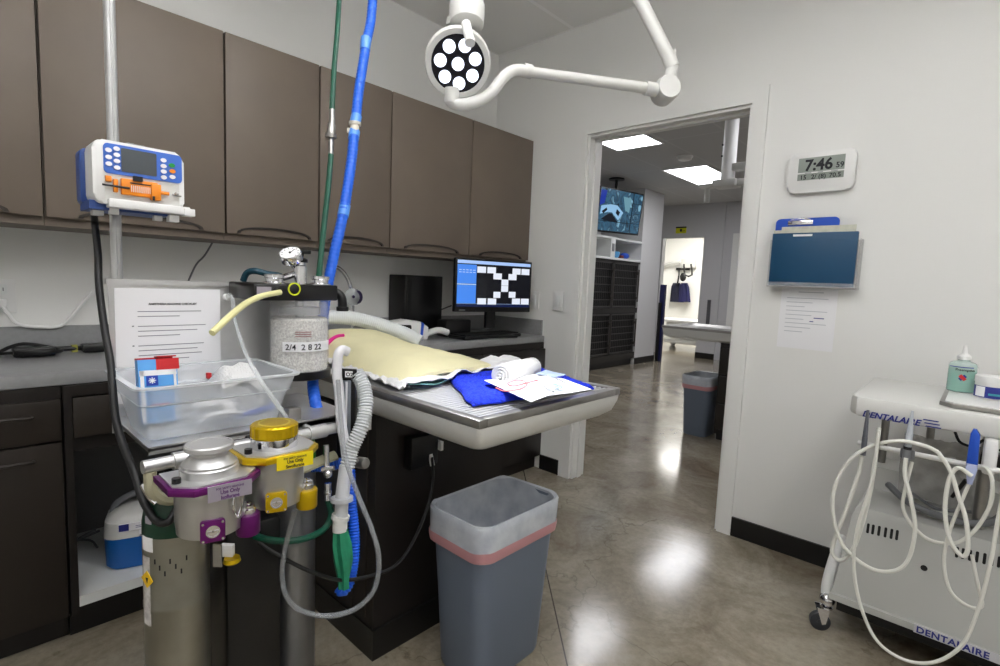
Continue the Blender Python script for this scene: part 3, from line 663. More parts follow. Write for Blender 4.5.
MB().box((fx0+.055, YB-.034, fzt+.042), (fx0+.155, YB-.0285, fzt+.062), bev=.002).tube([(fx0+.065, YB-.036, fzt+.062), (fx0+.105, YB-.04, fzt+.07), (fx0+.145, YB-.036, fzt+.062)], .004, 6).build('clip', chrome_m, t)
b = MB().box((fx0+.035, YB-.044, fzb), (fx1-.005, YB-.042, fzt+.034)).box((fx0+.002, YB-.040, fzb), (fx1-.06, YB-.038, fzt+.02)).build('form_sheets', mat('buff_paper', (200, 200, 184), .7, var=.1, vscale=40), origin=((fx0+fx1)/2, YB-.04, fzb)); tag(b, 'buff printed forms sticking up between the clipboard and teal folder', 'paper')
b = MB().box((fx0+.09, YB-.0685, fzt-.012), (fx0+.165, YB-.0668, fzt-.003)).build('folder_label', paper_m, origin=(fx0+.13, YB-.067, fzt)); b.parent = None; tag(b, 'thin pale label strip on the top edge of the teal folder', 'label')
# notice below
p0, p1 = on(782, 290, y=YB), on(832, 353, y=YB)
t = thing('wall_notice', 'printed white notice in a clear sleeve taped below the wall pocket', 'notice', ((p0.x+p1.x)/2, YB, p1.z))
MB().box((p0.x, YB-.003, p1.z+.004), (p1.x, YB-.0008, p0.z+.012)).build('sheet', paper_m, t)
ln = MB()
for k in range(9):
    z = p0.z-.035-k*.019; ln.box((p0.x+.025, YB-.0036, z), (p0.x+(.19 if k % 3 == 0 else .13 if k % 3 == 1 else .1), YB-.003, z+.0028))
ln.box((p0.x+.07, YB-.0036, p0.z-.008), (p0.x+.17, YB-.003, p0.z-.004))
ln.build('printed_lines', mat('faint_ink', (186, 188, 194), .7), t)
MB().box((p0.x+.14, YB-.0037, p0.z-.122), (p0.x+.18, YB-.003, p0.z-.118)).box((p0.x+.125, YB-.0037, p0.z-.138), (p0.x+.14, YB-.003, p0.z-.134)).build('pen_marks', bluetxt_m, t)
# light switches
for px, py, l in ((559, 301, 'white rocker light switch on the wall left of the doorway'), (535, 300, 'white switch plate partly behind the monitor, near the corner')):
    c = on(px, py, y=YB); t = thing('light_switch', l, 'switch', c)
    MB().prism(rrect(-.038, -.06, .038, .06, .006), 0, .010, WM(c.x, c.z), bev=.002).build('cover_plate', whitep_m, t)
    MB().box((-.017, -.034, .010), (.017, .034, .015), WM(c.x, c.z), bev=.002).build('rocker', shelfw_m, t)

# ================================================================== BINS
def waste_bin(loc, wx, wy, h, label, tilt=0):
    t = thing('waste_bin', label, 'bin', loc, 'grey waste bins'); L = Vector(loc)
    def rg(z, k, r=.05): return [L+Vector((p[0], p[1], z)) for p in rrect(-wx/2*k, -wy/2*k, wx/2*k, wy/2*k, r, 5)]
    MB().loft([rg(.001, .80), rg(.012, .82), rg(h*.5, .90), rg(h-.025, .985), rg(h-.024, 1.02), rg(h, 1.02), rg(h, .97), rg(h-.03, .955), rg(.02, .78)]).build('body', can_m, t)
    def rw(z, k, a, sd, r=.05):
        out = []
        for i, p in enumerate(rrect(-wx/2*k, -wy/2*k, wx/2*k, wy/2*k, r, 5)):
            n_ = noise.noise(Vector((p[0]*30, p[1]*30, sd))); q = 1+a*n_
            out.append(L+Vector((p[0]*q, p[1]*q, z+a*.25*n_)))
        return out
    MB().loft([rw(h-.082, 1.032, .025, 1), rw(h-.055, 1.04, .022, 2), rw(h-.02, 1.045, .018, 3), rw(h+.002, 1.045, .018, 4), rw(h+.009, 1.02, .018, 4), rw(h+.006, .97, .014, 5), rw(h-.06, .93, .03, 6), rw(h-.18, .86, .06, 7), rw(h*.45, .75, .10, 8), rw(h*.4, .3, .2, 9)], cap=False).build('liner', liner_m, t)
    MB().loft([rw(h-.104, 1.0, .004, 1), rw(h-.100, 1.03, .02, 1), rw(h-.082, 1.046, .02, 1), rw(h-.068, 1.048, .02, 1)], cap=False).build('liner_band', pink_m, t)
    return t
waste_bin((-1.085, 1.19, 0), .25, .365, .515, 'grey waste bin with a translucent liner in front of the wet table')
waste_bin((-1.69, 4.40, 0), .24, .34, .50, 'grey waste bin in the next room, beside the dark drawer unit')

# ================================================================== ANAESTHESIA MACHINE
SX0, SX1, SY0, SY1, SZ = -1.50, -1.185, .272, .735, .855
mach = thing('anaesthesia_machine', 'aluminium anaesthesia machine frame with shelf, back panel, rail and black post', 'anaesthesia machine', (-1.3, .45, 0))
MB().box((SX0-.004, SY0, SZ-.04), (SX0, .79, 1.178)).box((SX0-.012, SY0-.004, 1.172), (SX0+.006, .79, 1.184)).build('back_panel', alu_m, mach)
MB().box((SX0, SY0, SZ-.004), (SX1, SY1, SZ)).box((SX1-.003, SY0, SZ-.012), (SX1, SY1, SZ+.004)).box((SX0, SY0, SZ-.006), (SX1, SY0+.003, SZ+.003)).box((SX1-.003, .565, SZ-.035), (SX1, SY1, SZ-.004)).box((SX0+.001, SY0, SZ), (SX0+.005, SY1, SZ+.02)).build('shelf', alu_m, mach)
h_ = MB()
c = on(323, 428, x=SX1); h_.cyl(c+Vector((-.001, 0, 0)), c+Vector((.0012, 0, 0)), .006, seg=14)
h_.build('hole', blackm_m, mach)
ra, rb = Vector((-1.105, .243, .848)), Vector((-1.135, .66, .842))
rl = MB().cyl(ra, rb, .0125, seg=18)
rl.build('rail', alu_m, mach)
for k in (.12, .36, .50, .80): c = ra.lerp(rb, k); MB().cyl(c, c+(rb-ra).normalized()*.045, .0165, seg=16).build('rail_clamp', alu_m, mach)
for k in (.4, .85): MB().cyl(ra.lerp(rb, k), ra.lerp(rb, k)+Vector((-.06, 0, 0)), .008).build('rail_bracket', alu_m, mach)
#, ra.lerp(rb, .4)+Vector((-.06, 0, 0)), .008).cyl(ra.lerp(rb, .85), ra.lerp(rb, .85)+Vector((-.06, 0, 0)), .008)
MB().box((-1.25, .395, .03), (-1.13, .515, .665), bev=.01).box((-1.235, .455, .665), (-1.18, .51, SZ-.006), bev=.006).build('post', black_m, mach)
bs = MB()
for dx, dy in ((1, 1), (1, -1), (-1, 1), (-1, -1)):
    bs.box((min(0, dx*.26)-1.2-.02, min(0, dy*.22)+.45-.02, .05), (max(0, dx*.26)-1.2+.02, max(0, dy*.22)+.45+.02, .08)) if False else bs.tube([(-1.2, .45, .065), (-1.2+dx*.2, .45+dy*.2, .06)], .02, 8, smooth=False)
    bs.lathe([(.03, -.012), (.03, .012)], (-1.2+dx*.2, .45+dy*.2, .031), (0, 1, 0), 16)
bs.build('wheelbase', black_m, mach)
# arm brackets under rail
MB().tube([ra+Vector((.0, .012, -.01)), ra+Vector((0, .015, -.05)), ra+Vector((-.005, .04, -.075)), ra+Vector((-.01, .08, -.08))], .011, 8).build('bracket', mat('aged_cream', (170, 166, 140), .5), mach)
# absorber head block
bk = thing('carbon_dioxide_absorber', 'clear absorber canister of white granules under a black manifold with chrome fittings', 'absorber', (-1.40, .688, .93))
cx_, cy_ = -1.40, .688
ztop, zbot = 1.143, .938
MB().box((-1.495, .535, 1.143), (-1.33, .765, 1.186), bev=.004).build('manifold', black_m, bk)
MB().lathe([(.079, 0), (.079, ztop-zbot-.002)], (cx_, cy_, zbot), seg=40, cap=False).lathe([(.076, 0), (.076, ztop-zbot-.002)], (cx_, cy_, zbot), seg=40, cap=False).build('canister', glass_m, bk)
MB().lathe([(.0745, .012), (.0745, .15), (.07, .155)], (cx_, cy_, zbot), seg=36).build('granules', gran, bk)
MB().lathe([(.055, .0), (.055, .02)], (cx_, cy_, zbot+.165), seg=28).cyl((cx_, cy_, zbot+.155), (cx_, cy_, ztop), .012).build('inner_ring', grey_m, bk)
MB().lathe([(.07, -.014), (.084, -.010), (.084, .011), (.078, .012)], (cx_, cy_, zbot), seg=36).build('base_cap', black_m, bk)
# tape note facing camera
cdir = (Vector((0, 0, 0))-Vector((cx_, cy_, 0))).normalized(); side = Vector((-cdir.y, cdir.x, 0)); 
def cylpatch(c, r, a0, a1, z0_, z1_, cd=cdir, n=10):
    base = math.atan2(cd.y, cd.x); R = []
    for k in range(n+1):
        a = base+math.radians(a0+(a1-a0)*k/n)
        R.append([Vector((c[0]+rr_*math.cos(a), c[1]+rr_*math.sin(a), z)) for rr_, z in ((r, z0_), (r, z1_), (r+.0006, z1_), (r+.0006, z0_))])
    return MB().loft(R)
cylpatch((cx_, cy_), .0795, -32, 72, zbot+.068, zbot+.094).build('tape', paper_m, bk)
def bend_text(s, size, c, r, ang, z, m, name, parent, cd=cdir, bold=.01):
    o = text(s, size, Matrix.Identity(4), m, name, parent, bold)
    off = wloc(parent); base = math.atan2(cd.y, cd.x)
    for v in o.data.vertices:
        p = v.co+off; a = base+math.radians(ang)+p.x/r
        v.co = Vector((c[0]+(r+p.z+.001)*math.cos(a), c[1]+(r+p.z+.001)*math.sin(a), z+p.y))-off
    return o
bend_text('2/4  2 8 22', .022, (cx_, cy_), .080, -26, zbot+.073, inkd_m, 'tape_writing', bk)
pm = MB()
for k in range(3):
    q = cylpatch((cx_, cy_), .0795, -8, 22, zbot+.108+k*.006, zbot+.1105+k*.006); tmp = bpy.data.meshes.new('x'); q.bm.to_mesh(tmp); q.bm.free(); pm.bm.from_mesh(tmp); bpy.data.meshes.remove(tmp)
pm.build('printed_notice', mat('faded_red', (150, 112, 110), .6), bk)
# fittings
f = MB()
for dx, dy in ((0.02, -.08), (0.02, .05)):
    c = Vector((cx_+dx, cy_+dy, 1.183)); f.lathe([(.028, 0), (.028, .006), (.022, .008), (.022, .016), (.025, .018), (.025, .026), (.012, .028)], c, seg=24)
c = Vector((cx_+.02, cy_-.008, 1.183)); f.lathe([(.016, 0), (.016, .052), (.013, .054), (.013, .062)], c, seg=20)
f.build('valve_cap', chrome_m, bk)
c = Vector((cx_+.02, cy_-.008, 1.245)); MB().lathe([(.019, 0), (.019, .008), (.012, .012)], c, seg=20).box(c+Vector((-.01, .0, .024)), c+Vector((.006, .028, .034)), bev=.002).cyl(c+Vector((0, 0, .01)), c+Vector((0, .005, .03)), .006).build('relief_knob', black_m, bk)
# gauge
gc = D(291, 256, 1.40); gn = Vector((.30, -.35, .62)).normalized(); 
gb = gc-gn*.03
MB().lathe([(.0, -.028), (.012, -.026), (.021, -.018), (.0285, -.012), (.0295, .008), (.027, .012), (.0265, .009)], gc, gn, 32).tube([gc-gn*.025, gc-gn*.055, Vector((cx_+.02, cy_-.095, 1.19))], .009, 10).build('gauge_body', chrome_m, bk)
gf = MB().lathe([(.0262, .0095), (.0262, .0105)], gc, gn, 32).build('gauge_face', paper_m, bk)
q = gn.to_track_quat('Z', 'Y').to_matrix().to_4x4(); q.translation = gc+gn*.0106
gm = MB()
for k in range(9):
    a = math.radians(-30+k*30); gm.box((.019, -.0008, 0), (.024, .0008, .0004), q @ Matrix.Rotation(a, 4, 'Z'))
gm.box((-.002, -.001, 0), (.018, .001, .0006), q @ Matrix.Rotation(1.2, 4, 'Z')).cyl(gc+gn*.0105, gc+gn*.013, .003)
gm.build('gauge_marks', inkd_m, gf)
# ports
c = D(265, 290, 1.37)
pf = MB()
p1_ = D(282, 289, 1.36); p1_ = on(278, 292, x=-1.33); 
MB().cyl(p1_, p1_+Vector((.012, 0, 0)), .011).build('hose_port', black_m, bk)
p2_ = on(294, 289, x=-1.33)
MB().lathe([(.017, 0), (.017, .003), (.0135, .003), (.0135, 0)], p2_, (1, 0, 0), 24, cap=False).build('yellow_seal', mat('lime_ring', (200, 210, 30), .4), bk)
MB().lathe([(.0135, 0), (.0135, .002), (.01, .004)], p2_, (1, 0, 0), 24).build('port_plug', blackm_m, bk)
MB().tube([(-1.38, .762, 1.165), (-1.37, .785, 1.163), (-1.36, .795, 1.148), (-1.36, .797, 1.122)], .013, 12).lathe([(.017, 0), (.017, .012)], (-1.36, .797, 1.112)).build('elbow', black_m, bk)
t_ = MB().box((-1.3295, .542, 1.155), (-1.3285, .578, 1.178)).build('data_label', slabel_m, bk)
# hoses on the machine
t = MB().tube([p1_+Vector((.012, 0, 0)), on(262, 296, x=-1.29), on(245, 304, x=-1.25), on(228, 318, x=-1.20), on(212, 333, x=-1.17)], .0072, 10).build('yellow_tube', yell_m, origin=p1_); tag(t, 'short yellowed rubber tube from the black manifold pointing down left', 'tube')
t = thing('clear_tube', 'thin clear tube from the back panel bending down to the gold vaporiser', 'tube', on(228, 296, x=SX0+.02))
MB().tube([on(226, 297, x=SX0+.01), on(232, 297, x=SX0+.05), on(235, 320, x=SX0+.10), on(245, 352, x=-1.28), on(262, 382, x=-1.165), on(280, 408, x=-1.13), on(288, 424, x=-1.12), Vector((-1.10, .49, .845))], .0055, 8).build('tube', clear_m, t)
c = on(226, 297, x=SX0); MB().cyl(c, c+Vector((.02, 0, 0)), .009).build('fitting', whitep_m, t)
t = MB().tube([on(243, 281, x=-1.49), on(247, 273, x=-1.48), on(255, 271, x=-1.46), on(268, 274, x=-1.44), on(280, 276, x=-1.42), Vector((-1.40, .60, 1.195))], .0085, 10).build('teal_hose', those_m, origin=on(243, 281, x=-1.49)); tag(t, 'short dark teal hose arching over the panel top to the gauge', 'hose')
# paper notice
p = [on(113, 287, x=SX0+.003), on(220, 291, x=SX0+.003)]
pz1, pz0 = 1.163, .885
nt_ = thing('instruction_sheet', 'printed instruction sheet in a clear sleeve taped to the aluminium back panel', 'notice', (SX0+.003, (p[0].y+p[1].y)/2, pz0))
py0, py1 = p[0].y+.002, p[1].y
MB().box((SX0+.0005, py0, pz0), (SX0+.0025, py1, pz1)).build('sheet', paper_m, nt_)
l_ = MB(); X = SX0+.0025
rows = [(0, .14), (0, .09), None, (1, .15), (0, .13), (0, .09), None, (1, .145), (0, .13), (0, .14), (0, .11), None, (1, .1), (0, .14)]
yy = py0+.045; z = pz1-.045
for r_ in rows:
    z -= .012
    if r_ is None: continue
    l_.box((X, yy, z), (X+.0005, yy+r_[1], z+.0018))
    if r_[0]: l_.box((X, yy-.012, z), (X+.0005, yy-.008, z+.003))
l_.build('printed_lines', ink_m, nt_)
text('ANESTHESIA MACHINE CHECKLIST', .0068, frame((X+.0004, py0+.068, pz1-.04), (0, 1, 0), (0, 0, 1)), inkd_m, 'heading', nt_, .03)

# vaporisers
def vaporizer(c, mc_, label, txt, gold, hb=.107):
    t = thing('vaporizer', label, 'vaporizer', c, 'vaporisers on the front rail'); c = Vector(c)
    MB().lathe([(.045, 0), (.053, .004), (.0555, .03), (.0555, hb)], c, seg=40).build('body', mat('satin_silver', (196, 196, 194), .3, .85), t)
    o8 = [(-.05, -.075), (.035, -.075), (.066, -.045), (.066, .045), (.035, .075), (-.05, .075)]
    P = Matrix.Translation(c+Vector((0, 0, hb)))
    MB().prism(o8, 0, .013, P, bev=.003).build('collar_plate', mc_, t)
    MB().prism([(p[0]*.9, p[1]*.9) for p in o8], .013, .016, P).build('top_plate', alu_m, t)
    if gold:
        MB().lathe([(.044, .016), (.044, .036), (.041, .038)], c+Vector((0, 0, hb)), seg=40).build('dial_ring', chrome_m, t)
        R = []
        n_ = 96
        for z, k in ((.038, 1), (.058, 1), (.061, .93), (.0615, .75)):
            R.append([c+Vector((k*(.043+(.0014 if i % 4 < 2 and k == 1 else 0))*math.cos(2*PI*i/n_), k*(.043+(.0014 if i % 4 < 2 and k == 1 else 0))*math.sin(2*PI*i/n_), hb+z)) for i in range(n_)])
        MB().loft(R).build('dial', gold_m, t)
        MB().lathe([(.026, .0615), (.030, .0615), (.030, .0625), (.026, .0625)], c+Vector((0, 0, hb)), seg=40, cap=False).build('dial_marking', mat('pale_gold', (236, 214, 90), .3, .6), t)
    else:
        MB().lathe([(.047, .016), (.047, .029), (.0445, .031), (.0445, .035), (.0415, .0375), (.033, .047), (.029, .050), (.029, .056), (.036, .0575), (.0395, .060), (.0395, .067), (.0375, .0695), (.034, .0695), (.034, .0685)], c+Vector((0, 0, hb)), seg=44).build('dial', alu_m, t)
    MB().cyl(c+Vector((.02, -.058, hb+.013)), c+Vector((.02, -.058, hb+.025)), .007).build('lever', black_m, t)
    # label plate facing +x, slightly toward the camera
    ML = frame(c+Vector((.068, .008, hb-.002)), Vector((.10, 1, 0)), (0, 0, 1)) @ Matrix.Scale(.70, 4, (1, 0, 0)) @ Matrix.Scale(.85, 4, (0, 1, 0))
    lp = MB().box((-.047, -.014, 0), (.052, .018, .002), ML).build('label_plate', ylabel_m if gold else slabel_m, t)
    tm = inkd_m if gold else purpt_m
    text('FOR SAFETY REASONS', .0062, ML @ Matrix.Translation((.002, .0085, .0022)), tm, 'label_small_print', lp, .01, 'CENTER')
    text('Use Only', .0115, ML @ Matrix.Translation((.002, -.001, .0022)), tm, 'label_text', lp, .02, 'CENTER')
    text(txt, .0105, ML @ Matrix.Translation((.002, -.0115, .0022)), tm, 'label_text', lp, .02, 'CENTER')
    # sight window
    cd_ = (Vector((0, 0, 0))-c); cd_.z = 0; cd_.normalize(); sd = Vector((-cd_.y, cd_.x, 0))
    dv = (cd_+sd*.06).normalized(); s2 = Vector((-dv.y, dv.x, 0))
    MS = frame(c+dv*.0535+Vector((0, 0, .021)), s2, (0, 0, 1))
    sw_ = MB().prism(rrect(-.019, -.019, .019, .019, .004), 0, .007, MS, bev=.001).build('sight_frame', mc_, t)
    MB().lathe([(.011, .007), (.011, .009), (.009, .009), (.009, .0075)], MS.translation, dv, 24).box((-.0015, -.009, .0075), (.0015, .009, .0088), MS).box((-.009, -.0015, .0075), (.009, .0015, .0088), MS).build('sight_glass', chrome_m, sw_)
    bo = MB()
    for a in (-1, 1):
        for b_ in (-1, 1): bo.cyl(MS @ Vector((a*.015, b_*.015, .007)), MS @ Vector((a*.015, b_*.015, .0085)), .0022, seg=8)
    bo.build('bolts', chrome_m, sw_)
    # filler on the image-right
    fc = c+s2*.060+dv*.014+Vector((0, 0, -.016))
    fl = MB().lathe([(.0195, 0), (.0205, .002), (.0205, .036), (.0195, .038)], fc, seg=28).build('filler_block', mc_, t)
    MB().cyl(c+s2*.04+Vector((0, 0, .014)), fc+Vector((0, 0, .022)), .01).build('filler_arm', mc_, t)
    MB().lathe([(.0135, .038), (.0135, .048), (.0115, .050), (.0115, .055), (.006, .057), (.006, .060), (.003, .061)], fc, seg=6 if False else 12).build('filler_cap', chrome_m, fl)
    # mount to the rail
    MB().cyl(c+Vector((-.03, 0, hb+.005)), c+Vector((-.09, 0, hb+.015)), .009).build('mount', alu_m, t)
    return t
vA = D(209, 545, .92); vA = Vector((vA.x, vA.y, D(209, 545, .92).z)); vA = Vector((-.985, .318, .750))
vB = Vector((-1.01, .445, .757))
vaporizer(vA, purple_m, 'silver vaporizer with purple collar and plain metal dial, left on the rail', 'Isoflurane', False, .09)
vaporizer(vB, gold_m, 'silver vaporizer with gold collar and gold ribbed dial, right on the rail', 'Sevoflurane', True, .10)
t = MB().tube([vA+Vector((.058, .022, .085)), vA+Vector((.060, .018, .06)), vA+Vector((.059, .02, .045)), vA+Vector((.060, .026, .035)), vA+Vector((.060, .032, .06)), vA+Vector((.060, .032, .085))], .0022, 6).build('ball_chain', chrome_m, origin=vA+Vector((.06, .01, .03))); tag(t, 'thin metal chain hanging on the front of the purple-collared vaporizer', 'chain')

# gas cylinders
def cylinder(px, py, d, r, ztop, label, m1, shoulder):
    p = D(px, py, d); c = Vector((p.x, p.y, 0)); t = thing('gas_cylinder', label, 'gas cylinder', (c.x, c.y, .04), 'gas cylinders')
    zb = .04
    MB().lathe([(r*.9, zb), (r, zb+.012), (r, .545), (r*1.012, .547), (r*1.012, .556), (r, .558), (r, ztop)], c, seg=44).build('barrel', m1, t)
    MB().lathe([(r*1.002, ztop-.001), (r*1.0, ztop+.02), (r*.93, ztop+.045), (r*.72, ztop+.07), (r*.42, ztop+.085), (.022, ztop+.092)], c, seg=44).build('shoulder', shoulder, t)
    MB().box(c+Vector((-.016, -.016, ztop+.09)), c+Vector((.016, .016, ztop+.125)), bev=.003).build('valve', steel_m, t)
    return t, c
tk, c = cylinder(177, 560, 1.06, .058, .70, 'aluminium oxygen cylinder with green shoulder and warning stickers, left of the black post', tank_m, green_m)
cdr = (-c).normalized()
cylpatch((c.x, c.y), .0581, -72, -42, .672, .70, cdr).build('neck_label', paper_m, tk)
st = cylpatch((c.x, c.y), .0581, -72, -50, .52, .66, cdr).build('sticker', mat('worn_sticker', (196, 192, 190), .5, var=.3, vscale=60), tk)
# yellow diamond
a0 = math.atan2(cdr.y, cdr.x)+math.radians(-57); nrm = Vector((math.cos(a0), math.sin(a0), 0)); tg = Vector((-nrm.y, nrm.x, 0))
Md = frame(Vector((c.x, c.y, .615))+nrm*.0583, tg, (0, 0, 1)) @ Matrix.Rotation(math.radians(45), 4, 'Z')
MB().box((-.0125, -.0125, 0), (.0125, .0125, .0012), Md).build('hazard_diamond', mat('hazard_yellow', (236, 190, 20), .5), st)
MB().prism([(-.005, -.006), (.006, .0), (0, .005), (-.002, .001)], .0012, .0016, Md).build('hazard_symbol', inkd_m, st)
sc_ = MB()
for k in range(7):
    a = math.radians(-38+k*9); an = math.atan2(cdr.y, cdr.x)+a; n2 = Vector((math.cos(an), math.sin(an), 0)); z = .655-.012*(k % 3)-.0*(k)
    sc_.box((-.0015, -.006, 0), (.0012, .004, .0004), frame(Vector((c.x, c.y, z))+n2*.0581, Vector((-n2.y, n2.x, 0)), (0, 0, 1)))
sc_.build('stamp_marks', inkd_m, tk)
cylpatch((c.x, c.y), .0575, -60, -44, .727, .742, cdr).build('silver_tag', slabel_m, tk)
tk2, c2 = cylinder(292, 560, 1.33, .056, .76, 'grey steel cylinder with green shoulder at the right rear of the machine', tank2_m, mat('shoulder_green', (20, 110, 40), .4))
# yoke on left cylinder
yk = thing('cylinder_regulator', 'black yoke and chrome regulator on top of the left oxygen cylinder', 'regulator', Vector((c.x, c.y, .81)))
MB().box(c+Vector((-.02, -.035, .812)), c+Vector((.02, .02, .830)), bev=.004).tube([D(150, 486, 1.02), D(162, 497, 1.02), D(175, 500, 1.03)], .010, 8).build('yoke', black_m, yk)
MB().tube([D(143, 484, .98), D(150, 496, .98), D(157, 503, .98)], .006, 8).box((-.012, -.006, -.006), (.012, .006, .006), frame(D(160, 487, .99), (.3, 1, .3), (0, 0, 1))).build('clamp_bar', chrome_m, yk)
# things in the post region: yellow tagged valve, bottle label
t = thing('hanging_tag', 'yellow cap and silver tag hanging between the left cylinder and black post', 'tag', D(228, 558, 1.08))
MB().lathe([(.012, 0), (.017, .004), (.015, .012)], D(232, 563, 1.08), seg=20).build('yellow_cap', gold_m, t)
MB().box((-.008, -.022, 0), (.008, .022, .003), frame(D(218, 555, .98), (.735, .678, 0), (0, 0, 1))).build('silver_tag', steel_m, t)
t = MB().box((-.013, -.012, 0), (.013, .014, .012), frame(D(229, 549, 1.09), (.735, .678, 0), (0, 0, 1)), bev=.002).build('bottle_label', paper_m, origin=D(229, 549, 1.09)); tag(t, 'small white label above the yellow cap beside the black post', 'label')
# blue hose bits
t = MB().tube([D(258, 617, 1.34), D(267, 616, 1.32)], .013, 10, smooth=False).build('hose_end', blue_m, origin=D(265, 616, 1.32)); tag(t, 'blue hose end poking out between the black post and grey cylinder', 'hose')

# flowmeter
t = thing('flowmeter', 'black flowmeter column with clear tube marked O2 at the right end of the shelf', 'flowmeter', D(347, 460, 1.36))
f0, f1 = D(349, 366, 1.36), D(346, 462, 1.33)
Mf = frame(f1, (.735, .678, 0), (0, 0, 1))
hh = (f0.z-f1.z)
MB().box((-.024, 0, -.02), (.022, hh, .006), Mf, bev=.003).box((-.012, hh-.02, .006), (.028, hh+.004, .016), Mf, bev=.003).build('housing', black_m, t)
MB().box((-.009, .01, .006), (.013, hh-.025, .012), Mf, bev=.003).build('tube_window', mat('flow_tube', (150, 158, 168), .15, alpha=.75), t)
MB().cyl(Mf @ Vector((.002, .012, .012)), Mf @ Vector((.002, hh-.028, .012)), .003, seg=8).build('float_tube', paper_m, t)
MB().box((.000, hh-.016, .016), (.018, hh-.001, .0175), Mf).build('tag', paper_m, t)
text('O2', .013, Mf @ Matrix.Translation((.002, hh-.013, .0178)), inkd_m, 'tag_text', t, .02)
kn = D(363, 463, 1.36); kd = Vector((.85, .5, 0)).normalized()
MB().cyl(Mf @ Vector((0, .02, 0)), kn-kd*.01, .006).lathe([(.013, -.02), (.015, -.018), (.015, .008), (.013, .012), (.010, .013)], kn, (EYE-kn)*.5+kd, 14).build('knob', steel_m, t)
# side bracket connecting right end
MB().box((SX1-.02, .735, .80), (SX1-.006, .79, .85)).build('flowmeter_bracket', alu_m, mach)
# Y-piece + corrugated + bag
t = thing('breathing_circuit', 'translucent corrugated breathing hose with Y connector and green reservoir bag', 'breathing circuit', D(345, 530, 1.22))
MB().tube([D(348, 352, 1.30), D(342, 350, 1.29), D(338, 356, 1.28), D(337, 375, 1.28), D(339, 390, 1.28), D(341, 420, 1.27), D(345, 445, 1.26), D(347, 462, 1.25)], .012, 12).build('y_piece', mat('frosted_white', (226, 226, 230), .3, alpha=.85), t)
MB().tube([D(356, 372, 1.31), D(363, 385, 1.30), D(366, 405, 1.28), D(361, 428, 1.26), D(352, 448, 1.25), D(347, 468, 1.24)], .017, 16, 8, corr=(.007, .09)).build('corrugated_hose', hoset_m, t)
c = D(343, 476, 1.23); c3 = D(341, 530, 1.22)
MB().cyl(D(346, 466, 1.24), D(342, 498, 1.23), .016).cyl(D(342, 497, 1.23), D(342, 501, 1.23), .026).cyl(D(342, 501, 1.23), D(341, 517, 1.23), .0155).build('adapter', mat('milky_adapter', (222, 224, 228), .3, alpha=.7), t)
MB().cyl(D(341, 515, 1.23), D(340, 519, 1.23), .021).cyl(D(340, 518, 1.23), D(340, 531, 1.23), .017).build('collar', whitep_m, t)
R = []
pts = [(340, 529, .016), (341, 545, .022), (343, 560, .022), (344, 570, .018), (344, 580, .013), (344, 588, .012)]
for i, (px, py, r_) in enumerate(pts):
    c = D(px, py, 1.23); R.append([c+(RT*math.cos(2*PI*k/24)*(r_*(1+.16*math.cos(3*2*PI*k/24+i))))+(Vector((.678, -.735, 0))*math.sin(2*PI*k/24)*r_*(.8+.2*math.cos(5*2*PI*k/24))) for k in range(24)])
MB().loft(R).build('reservoir_bag', bagg_m, t)
t = MB().tube([D(350, 470, 1.30), D(351, 500, 1.29), D(354, 530, 1.28), D(354, 556, 1.27), D(350, 580, 1.26), D(343, 591, 1.25), D(338, 587, 1.25)], .0125, 14, 8, corr=(.007, .08)).build('blue_tube', mat('bright_blue_tube', (22, 92, 220), .4), origin=D(350, 590, 1.25)); tag(t, 'bright blue corrugated tube hanging behind the green reservoir bag', 'tube')
t = thing('scavenging_hose', 'blue corrugated hose with green-tagged fittings running behind the flowmeter under the shelf', 'hose', D(325, 470, 1.3))
MB().tube([D(298, 472, 1.28), D(312, 467, 1.30), D(328, 466, 1.31), D(345, 462, 1.31)], .013, 12, 8, corr=(.007, .07)).build('tube', blue_m, t)
c = D(327, 462, 1.25)
MB().cyl(D(326, 445, 1.25), D(327, 475, 1.25), .007).cyl(D(322, 470, 1.24), D(334, 468, 1.24), .006).ball(D(328, 474, 1.24), .011, 12).cyl(D(328, 483, 1.24), D(328, 500, 1.24), .008).ball(D(328, 492, 1.24), .010, 10).build('fittings', chrome_m, t)
t = MB().tube([D(336, 455, 1.29), D(318, 462, 1.25), D(300, 470, 1.2), D(292, 474, 1.17)], .006, 8, flat=2.2).build('cream_strap', mat('aged_cream_strap', (150, 148, 124), .5), origin=D(318, 462, 1.25)); tag(t, 'aged cream strap running from the flowmeter to the gold-collared vaporizer', 'strap')
# green hose loop below
t = MB().tube([D(328, 500, 1.24), D(331, 515, 1.24), D(325, 528, 1.22), D(310, 537, 1.18), D(290, 541, 1.15), D(270, 540, 1.14), D(255, 536, 1.15)], .0075, 10).build('green_hose_loop', ghose_m, origin=D(310, 537, 1.18)); tag(t, 'dark green hose looping in front of the grey cylinder', 'hose')
